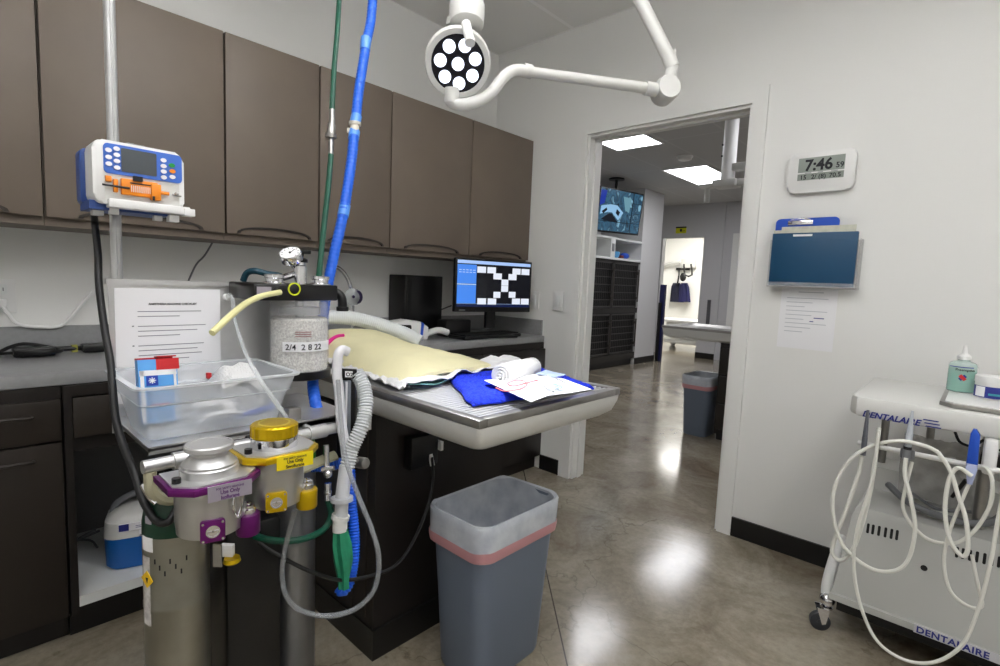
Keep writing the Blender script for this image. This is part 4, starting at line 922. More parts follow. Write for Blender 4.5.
# clear big loop
t = MB().tube([D(338, 380, 1.22), D(342, 430, 1.2), D(346, 460, 1.18), D(358, 495, 1.16), D(372, 530, 1.15), D(379, 560, 1.15), D(374, 590, 1.15), D(355, 609, 1.15), D(328, 616, 1.14), D(302, 611, 1.13), D(287, 597, 1.12), D(282, 575, 1.12), D(285, 550, 1.11), D(291, 525, 1.10), D(295, 510, 1.10)], .0055, 10).build('clear_loop_tube', mat('smoky_clear', (150, 154, 158), .15, alpha=.5), origin=D(328, 616, 1.14)); tag(t, 'long clear tube looping low from the flowmeter to the gold-collared vaporizer', 'tube')
t = thing('black_power_cable', 'black cable drooping from the outlet box on the table base to the machine post', 'cable', D(430, 460, 1.6))
pl = on(432, 458, x=BX+.05)
MB().tube([pl, D(433, 478, 1.62), D(428, 505, 1.56), D(414, 540, 1.46), D(396, 565, 1.36), D(370, 576, 1.28), D(340, 580, 1.22), D(312, 572, 1.18), D(285, 559, 1.16), D(262, 545, 1.16), D(250, 530, 1.17)], .0045, 8).build('cord', rubber_m, t)
MB().cyl(pl+Vector((-.01, 0, .01)), pl+Vector((.004, 0, -.025)), .008).build('plug', whitep_m, t)

# --- storage bin on the shelf
t = thing('storage_bin', 'frosted plastic storage bin on the machine shelf', 'bin', (-1.33, .45, SZ))
ob = [(-1.43, .290, .003), (-1.50+.012, .272, .105)]
def bring(x0, y0, x1, y1, z, r=.025): return [Vector((p[0], p[1], SZ+z)) for p in rrect(x0, y0, x1, y1, r, 4)]
B0 = (-1.41, .284, -1.235, .560); B1 = (-1.455, .262, -1.195, .582); 
def lerpB(t_, g=0): return [a+(b-a)*t_+s*g for a, b, s in zip(B0, B1, (-1, -1, 1, 1))]
R = [bring(*lerpB(0), .002), bring(*lerpB(.6), .078), bring(*lerpB(.68, .003), .081), bring(*lerpB(.97, .003), .116), bring(*lerpB(1, .010), .118), bring(*lerpB(1, .010), .122), bring(*lerpB(.97, .0), .1195), bring(*lerpB(.68, .0), .083), bring(*lerpB(.6, -.003), .080), bring(*lerpB(0, -.003), .006)]
MB().loft(R).build('tub', bin_m, t)
MB().loft([bring(*lerpB(1, .0105), .1175), bring(*lerpB(1, .0115), .1225), bring(*lerpB(.98, .0), .1225), bring(*lerpB(.98, .0), .1185), bring(*lerpB(1, .0105), .1175)], cap=False).loft([bring(*lerpB(.6, .001), .0775), bring(*lerpB(.68, .0045), .081), bring(*lerpB(.7, .004), .0835), bring(*lerpB(.6, .001), .0775)], cap=False).build('rim', mat('bin_rim', (236, 240, 244), .25, alpha=.6), t)
t = thing('carton', 'small blue and red printed cardboard carton standing open in the frosted bin', 'box', (-1.36, .335, SZ+.006))
Mc = frame((-1.30, .305, SZ+.025), (0, 1, .03), (.06, 0, 1))
Mc = frame((-1.325, .292, SZ+.016), (.12, 1, 0), (-.15, 0, 1))
bxw, bxh = .074, .142
MB().box((0, 0, -.055), (bxw, bxh, 0), Mc, bev=.001).build('body', mat('sky_blue_card', (84, 156, 222), .5), t)
MB().box((.002, .106, 0), (bxw-.002, .118, .0006), Mc).box((.003, .002, 0), (.010, .118, .0006), Mc).box((.066, .002, 0), (bxw-.003, .118, .0006), Mc).build('white_panels', paper_m, t)
MB().box((.0, .110, -.055), (bxw, bxh+.004, -.053), Mc).box((0, bxh+.001, -.05), (bxw*.45, bxh+.003, -.005), Mc).box((bxw*.5, bxh+.004, -.052), (bxw, bxh+.007, -.004), Mc).box((.034, .118, 0), (.078, .143, .0012), Mc).build('red_flaps', red_m, t)
MB().box((.014, .084, 0), (.036, .106, .0012), Mc).build('logo_square', mat('logo_blue', (24, 60, 168), .4), t)
lg = MB(); 
for a in range(4): lg.box((-.007, -.001, .0012), (.007, .001, .0018), Mc @ Matrix.Translation((.025, .095, 0)) @ Matrix.Rotation(a*PI/4, 4, 'Z'))
lg.build('logo_mark', paper_m, t)
MB().box((.018, .072, 0), (.062, .075, .0006), Mc).box((.018, .062, 0), (.05, .064, .0006), Mc).build('white_print', paper_m, t)
MB().box((.018, .040, 0), (.055, .043, .0008), Mc).build('pink_print', pk, t)
def crump(c, sx, sy, h, seed, label, name, cat, m_=paper_m):
    def f(u, v):
        x = (u-.5)*sx; y = (v-.5)*sy
        return Vector(c)+Vector((x, y, h*(1-(2*u-1)**2)*(1-(2*v-1)**2)**.5+.018*noise.noise(Vector((x*30, y*30, seed)))))
    b = MB().grid(f, 22, 22, .002).build(name, m_, origin=c); tag(b, label, cat); return b
crump((-1.325, .49, SZ+.088), .10, .10, .045, 4, 'crumpled white gauze piled at the right end of the frosted bin', 'gauze', 'gauze', towelw_m)
crump((-1.28, .43, SZ+.030), .08, .09, .03, 9, 'folded white tissue between the blue carton and gauze in the frosted bin', 'tissue', 'tissue', paper_m)
t = MB().box((-1.375, .445, SZ+.008), (-1.295, .545, SZ+.085), bev=.004).build('tissue_box', paper_m, origin=(-1.39, .51, SZ+.008)); tag(t, 'plain white box at the back right inside the frosted bin', 'box')
t = thing('syringe', 'capped syringe with blue barrel lying in the front right of the frosted bin', 'syringe', (-1.26, .50, SZ+.01))
MB().cyl((-1.262, .46, SZ+.016), (-1.262, .553, SZ+.03), .007).cyl((-1.262, .42, SZ+.012), (-1.262, .46, SZ+.016), .003).build('barrel', blueflat_m, t)
t = MB().box((-1.43, .455, SZ+.085), (-1.418, .466, SZ+.10), bev=.002).build('red_cap', red_m, origin=(-1.378, .46, SZ+.094)); tag(t, 'tiny red cap in the middle of the frosted bin', 'cap')
t = MB().box((-1.30, .385, SZ+.055), (-1.25, .44, SZ+.058), bev=.001).build('folded_paper', paper_m, origin=(-1.3, .42, SZ+.075)); tag(t, 'folded white paper slip leaning by the blue carton in the frosted bin', 'paper')

# --- IV pole and infusion pump
PX, PY_ = -1.545, .299
t = thing('infusion_pole', 'tall aluminium pole rising behind the machine panel', 'pole', (PX, PY_, 0))
prof = []
for k in range(32):
    a = 2*PI*k/32; r_ = .0118*(1 if k % 8 not in (0,) else .86); prof.append((r_*math.cos(a), r_*math.sin(a)))
MB().prism(prof, 1.06, 2.70, Matrix.Translation((PX, PY_, 0))).build('tube', alu_m, t)
MB().box((PX+.011, PY_-.02, 1.08), (SX0-.004, PY_+.02, 1.16)).build('clamp', alu_m, t)
MB().lathe([(.03, 0), (.03, .03)], (PX, PY_, 2.709)).build('flange', alu_m, t)
pc = Vector((-1.44, .322, 1.413))
pump = thing('infusion_pump', 'white and blue syringe infusion pump with orange carriage clamped to the pole', 'infusion pump', pc)
fn = Vector((.80, -.45, -.05)); fn.z = 0; fn.normalize(); 
fn = Vector((1, 0, 0))
sxv = Vector((-fn.y, fn.x, 0))
Mp = frame(pc, sxv, Vector((0, 0, 1))) @ Matrix.Scale(.80, 4, (1, 0, 0)) @ Matrix.Scale(.93, 4, (0, 1, 0))
Wp, Hp = .108, .075
MB().prism(rrect(-Wp, -Hp+.005, Wp, Hp, .022, 5), -.055, .028, Mp, bev=.008).build('housing', whitep_m, pump)
MB().prism(rrect(-Wp-.012, -Hp+.005, Wp-.015, Hp-.012, .015, 4), -.098, -.05, Mp, bev=.004).box((-Wp-.006, -Hp-.008, -.09), (Wp-.03, -Hp+.012, .01), Mp).build('rear_case', mat('steel_blue', (44, 74, 140), .4), pump)
fp = MB().prism(rrect(-Wp+.024, .0, Wp-.006, Hp-.007, .01, 4), .028, .031, Mp).build('control_panel', mat('panel_blue', (62, 108, 200), .35), pump)
MB().prism(rrect(-.045, .008, .038, Hp-.013, .003, 3), .031, .0322, Mp).build('display', mat('pump_lcd', (72, 78, 82), .25), fp)
for i, (x, ys) in enumerate(((-.073, (.052, .036, .021)), (-.055, (.058, .044, .030, .015)), (.055, (.050, .036, .023, .009)), (.077, (.013,)))):
    for y in ys: MB().prism([(x+.0075*math.cos(2*PI*k/12), y+.005*math.sin(2*PI*k/12)) for k in range(12)], .031, .034, Mp).build('button', paper_m, fp)
MB().prism([(.076+.008*math.cos(2*PI*k/12), .041+.005*math.sin(2*PI*k/12)) for k in range(12)], .031, .034, Mp).build('green_button', mat('btn_green', (30, 150, 70), .4), fp)
MB().prism([(.077+.008*math.cos(2*PI*k/12), .027+.005*math.sin(2*PI*k/12)) for k in range(12)], .031, .034, Mp).build('orange_button', orange_m, fp)
MB().box((-.083, -.058, .0278), (.095, -.004, .0285), Mp).build('recess', greyw_m, pump)
cr = MB().box((-.048, -.045, .028), (.038, -.008, .040), Mp, bev=.002).box((-.082, -.02, .028), (-.068, -.006, .036), Mp, bev=.002).box((-.065, -.042, .028), (-.055, -.012, .040), Mp, bev=.002).box((.02, -.05, .028), (.044, -.012, .046), Mp, bev=.002).build('carriage', orange_m, pump)
tk_ = MB()
for k in range(12): tk_.box((-.026+k*.0048, -.037, .040), (-.0245+k*.0048, -.022, .0408), Mp)
tk_.build('scale_ticks', paper_m, cr)
MB().cyl(Mp @ Vector((-.09, -.028, .036)), Mp @ Vector((-.03, -.030, .044)), .0022, seg=8).box((-.022, -.011, .040), (.0, .0, .046), Mp).box((.022, -.052, .046), (.027, -.042, .049), Mp).box((-.028, -.018, .040), (.026, -.0155, .0415), Mp).build('plunger_rod', inkd_m, pump)
MB().cyl(Mp @ Vector((.046, -.030, .036)), Mp @ Vector((.066, -.030, .036)), .004, seg=10).build('syringe_tip', orange_m, pump)
MB().cyl(Mp @ Vector((.075, -.030, .034)), Mp @ Vector((.098, -.032, .034)), .002, seg=8).ball(Mp @ Vector((.086, -.028, .034)), .005, 10).build('tip_fitting', steel_m, pump)
MB().box((-.078, -.078, .012), (.118, -.058, .046), Mp, bev=.003).box((.10, -.080, .020), (.13, -.062, .048), Mp, bev=.002).build('drip_tray', whitep_m, pump)
for a, b_ in (((-.10, -.094, -.05), (-.075, -.075, -.02)), ((-.07, -.092, .0), (-.05, -.078, .02)), ((.04, -.095, -.02), (.06, -.08, .0)), ((.07, -.096, .0), (.095, -.08, .025))): MB().box(a, b_, Mp).build('foot', whitep_m, pump)
MB().prism([(-.045, Hp-.003), (-.02, Hp+.010), (.02, Hp+.008), (.05, Hp-.003)], -.04, .0, Mp, bev=.004).build('top_handle', clear_m, pump)
MB().box((-.04, -.035, -.15), (.01, .025, -.095), Mp, bev=.004).build('pole_clamp', black_m, pump)
Mpi = Mp
b = MB().tube([Mp @ Vector((-.09, -.085, -.06)), D(95, 225, 1.22), D(98, 255, 1.2), D(99, 285, 1.18), D(104, 325, 1.16), D(110, 360, 1.13), D(113, 392, 1.10), D(116, 420, 1.08), D(124, 448, 1.05), D(134, 472, 1.02), D(143, 500, 1.0), D(156, 520, .99), D(168, 522, .985), D(176, 510, 1.0)], .0075, 12).build('pump_power_cable', rubber_m, origin=D(113, 392, 1.1)); tag(b, 'thick black cable hanging from the infusion pump down the left of the machine', 'cable')

# --- ceiling hoses
top = D(340, 0, 1.75)
gh = thing('oxygen_supply_hose', 'dark green gas hose dropping from the ceiling with a brass-grey coupling', 'hose', D(330, 135, 1.62))
ptsg = [Vector((D(341, -5, 1.78).x-.02, D(341, -5, 1.78).y-.01, ZC)), D(340, -40, 1.76), D(338, 20, 1.72), D(334, 70, 1.68), D(332, 110, 1.65)]
MB().tube(ptsg, .0085, 10).tube([D(331, 155, 1.62), D(328, 190, 1.58), D(323, 235, 1.54), D(319, 275, 1.50), D(317, 283, 1.47)], .0085, 10).build('hose', ghose_m, gh)
MB().cyl(D(332, 110, 1.65), D(332, 126, 1.64), .009).cyl(D(331.5, 125, 1.64), D(331, 136, 1.63), .013).lathe([(.017, 0), (.017, .012)], D(331, 134, 1.63), (0, 0, -1)).cyl(D(331, 138, 1.63), D(331, 155, 1.62), .008).build('coupling', steel_m, gh)
bh = thing('scavenger_hose', 'blue spiral hose dropping from the ceiling with a cream coupling', 'hose', D(355, 128, 1.66))
MB().tube([Vector((D(375, -10, 1.82).x, D(375, -10, 1.82).y, ZC)), D(373, -5, 1.80), D(366, 45, 1.76), D(359, 90, 1.71), D(356, 118, 1.68)], .0155, 14, 8, corr=(.013, .035)).build('hose_upper', blue_m, bh)
MB().tube([D(354, 136, 1.66), D(351, 165, 1.64), D(343, 215, 1.60), D(334, 255, 1.58), D(326, 295, 1.56), D(320, 340, 1.54), D(313, 375, 1.50), D(315, 400, 1.44), D(318, 412, 1.42)], .0155, 14, 8, corr=(.013, .035)).build('hose_lower', blue_m, bh)
cuff_m = mat('light_blue_cuff', (90, 150, 232), .3)
for a, b_ in ((D(356.5, 116, 1.68), D(355, 124, 1.67)), (D(354.5, 131, 1.67), D(353.5, 139, 1.66)), (D(366, 38, 1.76), D(365, 50, 1.755)), (D(345, 205, 1.61), D(343, 216, 1.60))): MB().cyl(a, b_, .0172).build('hose_cuff', cuff_m, bh)
MB().cyl(D(355, 122, 1.67), D(354.5, 133, 1.665), .014).lathe([(.019, 0), (.019, .01)], D(355, 122, 1.67), (0, 0, -1)).box((-.02, -.01, -.008), (0, .004, .008), frame(D(354, 130, 1.665), R0, (0, 0, 1))).build('coupling', mat('cream_coupling', (206, 200, 186), .45), bh)

# ================================================================== SURGICAL LAMP
lh = D(458, 64, 1.55)
t = thing('surgical_lamp', 'white ceiling-mounted exam lamp with eight lit LEDs and a curved arm', 'surgical lamp', lh)
n_l = (EYE-lh).normalized(); n_l = (n_l+Vector((-.04, .10, -.16))).normalized()
r_h = .098
hd = MB().lathe([(.02, -.075), (.07, -.07), (.092, -.055), (.099, -.02), (.099, -.004), (.094, .002), (.080, .002), (.078, -.004)], lh, n_l, 44).build('head', greyw_m, t)
MB().lathe([(.079, -.004), (.079, .0)], lh, n_l, 44).build('lens_plate', dlens_m, hd)
q = n_l.to_track_quat('Z', 'Y').to_matrix().to_4x4(); q.translation = lh
spots = [(0, 0)]+[(.053*math.cos(2*PI*k/7+.35), .053*math.sin(2*PI*k/7+.35)) for k in range(7)]
for i, (x, y) in enumerate(spots):
    c = q @ Vector((x, y, 0))
    MB().lathe([(.0185, 0), (.0185, .003), (.012, .006), (.002, .0065)], c, n_l, 20).build('led_lens', led_m, hd)
tb = D(467, 12, 1.56)
axu = (D(467, -2, 1.60)-D(467, 20, 1.52)).normalized()
MB().lathe([(.040, -.045), (.050, -.04), (.053, -.01), (.053, .02), (.048, .026)], tb, (n_l*-.3+Vector((0, 0, 1))), 32).build('upper_joint', greyw_m, t)
MB().cyl(D(466, 24, 1.50), D(470, 41, 1.46), .0135).cyl(D(470, 40, 1.46), D(470, 43, 1.455), .0145).build('handle', whitep_m, t)
MB().tube([D(455, 28, 1.58), D(456, 20, 1.58)], .028, 16, smooth=False).build('neck', greyw_m, t)
MB().tube([D(455, 93, 1.60), D(450, 100, 1.60), D(460, 105, 1.60), D(478, 101, 1.62), D(492, 92, 1.64), D(502, 79, 1.66), D(513, 71, 1.68), D(526, 71, 1.70)], .0185, 16, 6).cyl(D(452, 88, 1.59), D(452, 103, 1.60), .022).build('curved_arm', greyw_m, t)
MB().cyl(D(523, 70, 1.70), D(531, 72, 1.71), .022).cyl(D(530, 72, 1.71), D(652, 89, 1.88), .0165, .019).cyl(D(645, 88, 1.87), D(656, 90, 1.88), .024).build('straight_arm', greyw_m, t)
jc = D(665, 91, 1.90)
MB().lathe([(.036, -.04), (.045, -.03), (.045, .03), (.040, .042)], jc, Vector((.75, -.62, .1)), 32).build('elbow_joint', greyw_m, t)
tp_ = D(640, 0, 1.93); dv_ = (tp_-D(672, 62, 1.91)).normalized()
MB().cyl(jc, D(673, 66, 1.91), .02).cyl(D(674, 50, 1.92), D(675, 78, 1.91), .008).cyl(D(673, 68, 1.91), D(668, 56, 1.91), .025).cyl(D(669, 58, 1.91), tp_, .024).build('lifting_arm', greyw_m, t)
s1 = tp_+dv_*.25
MB().cyl(tp_, s1, .024).ball(s1, .045, 20).cyl(s1, (s1.x, s1.y, ZC-.03), .028).lathe([(.10, 0), (.10, .03)], (s1.x, s1.y, ZC-.031)).build('ceiling_mount', greyw_m, t)
ld = bpy.data.lights.new('exam_beam', 'SPOT'); ld.energy = EXAM_WATTS; ld.spot_size = math.radians(50); ld.spot_blend = .9; ld.shadow_soft_size = .06; ld.color = (.9, .94, 1)
lo = bpy.data.objects.new('exam_beam', ld); COL.objects.link(lo)
lp_ = lh+n_l*.02; tgt = Vector((-.88, 1.04, .9)); lo.location = lp_-wloc(t); lo.rotation_euler = (tgt-lp_).to_track_quat('-Z', 'Y').to_euler(); lo.parent = t

# ================================================================== DENTAL CART
CY0, CY1, TF = 2.10, 2.55, 1.955
cart = thing('dental_cart', 'pale grey mobile dental unit on castors against the right wall', 'cart', (.0, 2.3, 0))
CXL, CXR = -.305, .42
top_p = [(CXL+.02, TF+.03), (CXL+.04, TF), (CXR, TF), (CXR, CY1-.07), (CXL+.01, CY1-.07)]
MB().prism(top_p, .842, .905, bev=.012).build('top', greyw_m, cart)
ap = frame((CXL, CY0-.0008, .85), (1, 0, 0), (0, 0, 1))
p_t = on(862, 416, y=TF-.001)
text('DENTALAIRE', .025, frame((p_t.x, TF-.0012, p_t.z), (1, 0, 0), (0, 0, 1)), bluetxt_m, 'brand_text', cart, .034, sx=.97, shear=.25)
tx = on(922, 425, y=TF-.001)
lm = MB()
for k in range(3): lm.prism([(0+.006*(2-k)*.6, 0), (.035+.006*(2-k)*.6, 0), (.037+.006*(2-k)*.6, .0035), (.002+.006*(2-k)*.6, .0035)], 0, .0006, frame((tx.x, TF-.0012, p_t.z+.001+.009*k), (1, 0, 0), (0, 0, 1)))
lm.build('brand_stripes', bluetxt_m, cart)
# body: loft of leaning front
def cr_(z, y0, x0, x1=.42, y1=CY1-.03): return [Vector(p) for p in ((x0, y0, z), (x1, y0, z), (x1, y1, z), (x0, y1, z))]
body = MB().loft([cr_(.15, CY0, CXL), cr_(.172, CY0, CXL), cr_(.173, CY0+.012, CXL+.006), cr_(.46, CY0+.05, CXL+.035), cr_(.485, CY0+.065, CXL+.045), cr_(.50, CY0+.1, CXL+.052)]).build('lower_housing', mat('cart_body_enamel', (182, 183, 179), .4), cart)
MB().prism(rrect(CXL+.05, CY1-.18, .42, CY1-.02, .02), .50, .585, bev=.01).build('rear_ledge', greyw_m, cart)
def slot(px, py):
    # on the leaning front plane between z .173 and .46
    r = ray(px, py); 
    for it in range(1): pass
    y = CY0+.035; c = None
    for it in range(6):
        c = on(px, py, y=y); y = CY0+.012+(c.z-.173)/(.46-.173)*.038
    return c
fl_n = Vector((0, -1, .13)).normalized(); fl_u = Vector((0, .13, 1)).normalized()
for x0, xs in ((870, (868, 873, 879, 885.5, 891.5, 897)), (960, (957, 963, 970, 977, 984.5, 992, 999))):
    vt = MB()
    for px in xs:
        py = 528+(px-867)*.235+(3 if x0 == 960 else 0)
        c = slot(px, py); vt.prism(rrect(-.0038, -.017, .0038, .017, .0035, 3), -.002, .0012, frame(c+fl_n*.0005, (1, 0, 0), fl_u))
    vt.build('vent_slots', blackm_m, cart)
c = slot(924, 568); MB().lathe([(.009, -.002), (.009, .0015)], c, fl_n, 20).build('key_hole', blackm_m, cart)
c = on(913, 634, y=CY0-.001)
text('DENTALAIRE', .034, frame((c.x+.006, CY0-.0012, .1545), (1, 0, 0), (0, 0, 1)) , bluetxt_m, 'brand_text', cart, .018, sx=.93) if False else None
pl_ = MB().box((c.x, CY0-.004, .148), (.35, CY0-.0006, .176)).build('name_plate', mat('plate_grey', (196, 196, 200), .35), cart)
text('DENTALAIRE', .028, frame((c.x+.006, CY0-.0046, .152), (1, 0, 0), (0, 0, 1)), bluetxt_m, 'name_plate_text', pl_, .03, sx=1.0, sp=1.08)
# posts and rail
MB().cyl((-.235, CY1-.1, .585), (-.235, CY1-.1, .842), .013).build('support_post', steel_m, cart)
MB().cyl((.05, CY0+.12, .48), (.05, CY0+.12, .842), .016).build('support_post', steel_m, cart)
MB().cyl((.3, CY1-.1, .585), (.3, CY1-.1, .842), .013).build('support_post', steel_m, cart)
rz = .745
ry = 1.935
rA, rB = on(858, 441, y=ry), on(1000, 473, y=ry); rz = (rA.z+rB.z)/2
MB().cyl((rA.x, ry, rz), (.36, ry, rz), .0075, seg=14).box((.035, ry-.005, rz-.018), (.065, TF+.06, .842), bev=.01).build('holder_rail', whitep_m, cart)
MB().box((.24, ry, rz-.01), (.27, TF+.06, .842)).build('rail_bracket', whitep_m, cart)
# side frame + castor
MB().tube([(CXL-.012, CY0+.06, .105), (CXL-.02, CY0+.09, .17), (CXL-.012, CY0+.22, .30)], .019, 12).build('side_tube', whitep_m, cart)
MB().box((CXL+.02, CY0+.04, .10), (CXR-.02, CY1-.05, .152)).build('chassis', blackm_m, cart)
for (x, y) in ((CXL-.012, CY0+.055), (CXR-.04, CY0+.055), (CXL+.03, CY1-.06), (CXR-.04, CY1-.06)):
    f_ = MB().ball((x, y, .115), .026, 16).lathe([(.021, 0), (.021, .006)], (x, y, .086), seg=20).prism([(-.02, -.0), (.02, 0), (.012, -.055), (-.0, -.06)], -.022, -.018, frame((x-.012, y-.006, .088), (.9, .4, 0), (0, 0, 1))).prism([(-.02, 0), (.02, 0), (.012, -.055), (-.0, -.06)], .018, .022, frame((x-.012, y-.006, .088), (.9, .4, 0), (0, 0, 1))).build('castor', chrome_m, cart)
    wv = Vector((-.4, .9, 0)); MB().lathe([(.026, -.014), (.033, -.010), (.033, .010), (.026, .014)], (x-.014, y-.010, .0335), wv, 28).lathe([(.012, -.016), (.012, .016)], (x-.014, y-.010, .0335), wv, 16).build('wheel', mat('dark_tyre', (52, 54, 58), .4), f_)
# handpieces
def hp(pts, prof, m_, label, name, cat):
    pass
hm = mat('clear_handpiece', (200, 206, 214), .15, alpha=.7)
t = thing('scaler_handpiece', 'slim grey handpiece hanging leftmost under the dental cart top', 'handpiece', D(866, 440, 1.6))
a, b_ = on(868, 410, y=ry-.02), on(863, 455, y=ry-.02)
MB().cyl(a, a.lerp(b_, .6), .004, .007).cyl(a.lerp(b_, .6), b_, .0075).build('barrel', mat('grey_handpiece', (110, 112, 120), .3, .5), t)
t = thing('air_syringe', 'clear-tipped air and water syringe hanging in the middle of the dental cart rail', 'handpiece', on(909, 440, y=ry-.02))
a, b_ = on(912.5, 411, y=ry-.025), on(906, 460, y=ry-.025)
MB().cyl(a, a.lerp(b_, .45), .003, .0085).cyl(a.lerp(b_, .45), a.lerp(b_, .72), .0095).build('tip', hm, t)
MB().cyl(a.lerp(b_, .72), a.lerp(b_, .78), .0105).build('band', black_m, t)
MB().cyl(a.lerp(b_, .78), b_, .0095).box(Vector((a.x-.018, ry-.015, rz-.016)), Vector((a.x+.016, ry+.002, rz+.012)), bev=.004).build('grip', grey_m, t)
t = thing('polisher_handpiece', 'bright blue flat-topped handpiece hanging right on the dental cart rail', 'handpiece', on(973, 450, y=ry-.02))
a, b_ = on(975, 429, y=ry-.03), on(970, 478, y=ry-.03)
Mb = frame(b_, (1, 0, 0), (a-b_).normalized(), (0, -1, 0)); L_ = (a-b_).length
MB().prism([(-.011, L_*.3), (.013, L_*.3), (.012, L_*.9), (.004, L_), (-.003, L_), (-.008, L_*.9)], -.01, .01, Mb, bev=.003).build('grip', blueflat_m, t)
MB().prism([(-.005, -L_*.12), (.006, -L_*.12), (.013, L_*.2), (.013, L_*.3), (-.011, L_*.3), (-.011, L_*.2)], -.009, .009, Mb, bev=.003).build('sleeve', mat('pale_blue_sleeve', (170, 180, 214), .4), t)
HOSES = [
 ('leftmost cream hose hanging in a narrow loop from the grey handpiece', [(862, 456), (858, 475), (848, 505), (838, 530), (832, 552), (842, 560), (855, 545), (866, 510), (873, 475), (879, 428)], .006, -.03),
 ('cream hose sweeping in a wide round loop left of the cart vents', [(938, 452), (925, 446), (900, 441), (872, 446), (848, 462), (834, 490), (834, 520), (845, 548), (870, 568), (893, 571), (908, 560), (915, 530), (911, 500), (905, 475), (906, 458)], .0055, -.045),
 ('short cream hose hanging near the middle syringe', [(912, 462), (905, 490), (903, 508), (912, 525), (930, 540), (955, 543), (975, 530), (990, 505), (992, 480), (984, 467), (972, 470)], .0048, -.02),
 ('cream hose in the tall loop under the blue handpiece', [(972, 476), (958, 468), (949, 480), (945, 510), (950, 540), (962, 556), (968, 548), (966, 520), (958, 495), (950, 470), (938, 452)], .0055, -.05),
 ('pale lilac hose crossing down from the blue handpiece', [(970, 482), (962, 500), (950, 530), (944, 560), (950, 590), (968, 606), (982, 606), (978, 585), (972, 555)], .0045, -.035),
 ('long aged cream hose dropping in a deep loop nearly to the floor', [(879, 430), (872, 480), (857, 530), (854, 570), (862, 610), (878, 642), (905, 660), (935, 662), (962, 645), (978, 610), (990, 565), (998, 520), (1008, 470)], .0048, -.06),
]
for l, pts, r_, dy in HOSES:
    b = MB().tube([on(px, py, y=1.945+dy) for px, py in pts], r_, 10, 6).build('cart_hose', hosec_m, origin=on(*pts[0], y=1.945+dy)); tag(b, l, 'hose', 'hoses on the dental cart')
# bag under the top
t = thing('plastic_bag', 'clear plastic bag with printed paper inside, behind the cart hoses', 'bag', (-.05, 2.3, .505))
def bag(u, v):
    return Vector((-.165+.23*u+.02*noise.noise(Vector((u*3, v*3, 1))), 2.28+.03*v+.035*noise.noise(Vector((u*4, v*4, 4))), .525+.215*v+.01*noise.noise(Vector((u*9, v*3, 7)))))
m_ = MB(); m_.grid(bag, 20, 20); m_.build('film', mat('bag_film', (206, 206, 204), .2, alpha=.5, var=.2, vscale=20), t)
Mg = frame((-.11, 2.345, .56), (1, 0, 0), (0, .2, 1))
MB().box((0, 0, 0), (.15, .16, .004), Mg).build('leaflet', mat('leaflet', (196, 196, 196), .6), t)
l_ = MB()
for k in range(9): l_.box((.06, .02+k*.013, .004), (.14, .022+k*.013, .0045), Mg @ Matrix.Rotation(.5, 4, 'Z') if False else Mg)
l_.build('print', ink_m, t)
t = MB().tube([(-.19, 2.26, .56), (-.13, 2.2, .535), (-.06, 2.18, .522), (.02, 2.18, .520), (.08, 2.22, .53), (.11, 2.27, .56), (.13, 2.3, .60)], .011, 10).tube([(-.12, 2.27, .545), (-.05, 2.2, .535), (.03, 2.24, .54)], .005, 8).build('grey_tubing', grey_m, origin=(0, 2.2, .52)); tag(t, 'grey tubing coiled on the ledge of the dental cart', 'tube')
t = MB().cyl(on(952, 497, y=2.2), on(966, 480, y=2.18), .005, .006).build('black_probe', rubber_m, origin=on(952, 497, y=2.2)); tag(t, 'short black probe lying slanted on the dental cart ledge', 'probe')
c = on(988, 460, y=2.2); t = MB().box(c+Vector((-.02, -.02, -.022)), c+Vector((.035, .05, .02)), bev=.005).build('black_connector', black_m, origin=c); tag(t, 'black connector block beside the blue handpiece under the cart top', 'connector')
t = MB().tube([on(955, 432, y=2.16), on(960, 442, y=2.15), on(972, 446, y=2.15), on(984, 440, y=2.15)], .004, 8).tube([on(985, 452, y=2.14), on(995, 449, y=2.14), on(1004, 452, y=2.14)], .003, 8).build('black_wire', rubber_m, origin=on(970, 445, y=2.15)); tag(t, 'loose black wire under the right end of the cart top', 'wire')
MB().cyl((-.10, CY1-.12, .58), (-.10, CY1-.12, .842), .012).build('support_post', steel_m, cart)
# tray on top
tz = .906
t = thing('instrument_tray', 'shallow metal tray with a white liner on the dental cart top', 'tray', on(965, 402, z=tz))
q4 = [on(938, 404, z=tz), on(941, 391, z=tz), on(1040, 408, z=tz), on(1040, 428, z=tz)]
tx0, ty0, tx1, ty1 = -.03, 2.1, .37, 2.36
p = on(939, 405, z=tz); tx0 = p.x; ty0 = p.y-.02
tx0 = p.x; ty0 = max(TF+.03, p.y-.02)
tr_poly = [(tx0, ty0+.03), (tx0+.03, ty0), (tx1, ty0), (tx1, ty1), (tx0+.03, ty1), (tx0, ty1-.03)]
MB().prism(tr_poly, tz, tz+.012, bev=.002).build('tray', steel_m, t)
MB().prism([(tx0+.012, ty0+.035), (tx0+.035, ty0+.012), (tx1-.012, ty0+.012), (tx1-.012, ty1-.012), (tx0+.035, ty1-.012), (tx0+.012, ty1-.035)], tz+.012, tz+.0145).build('liner', whitep_m, t)
tz2 = tz+.0155
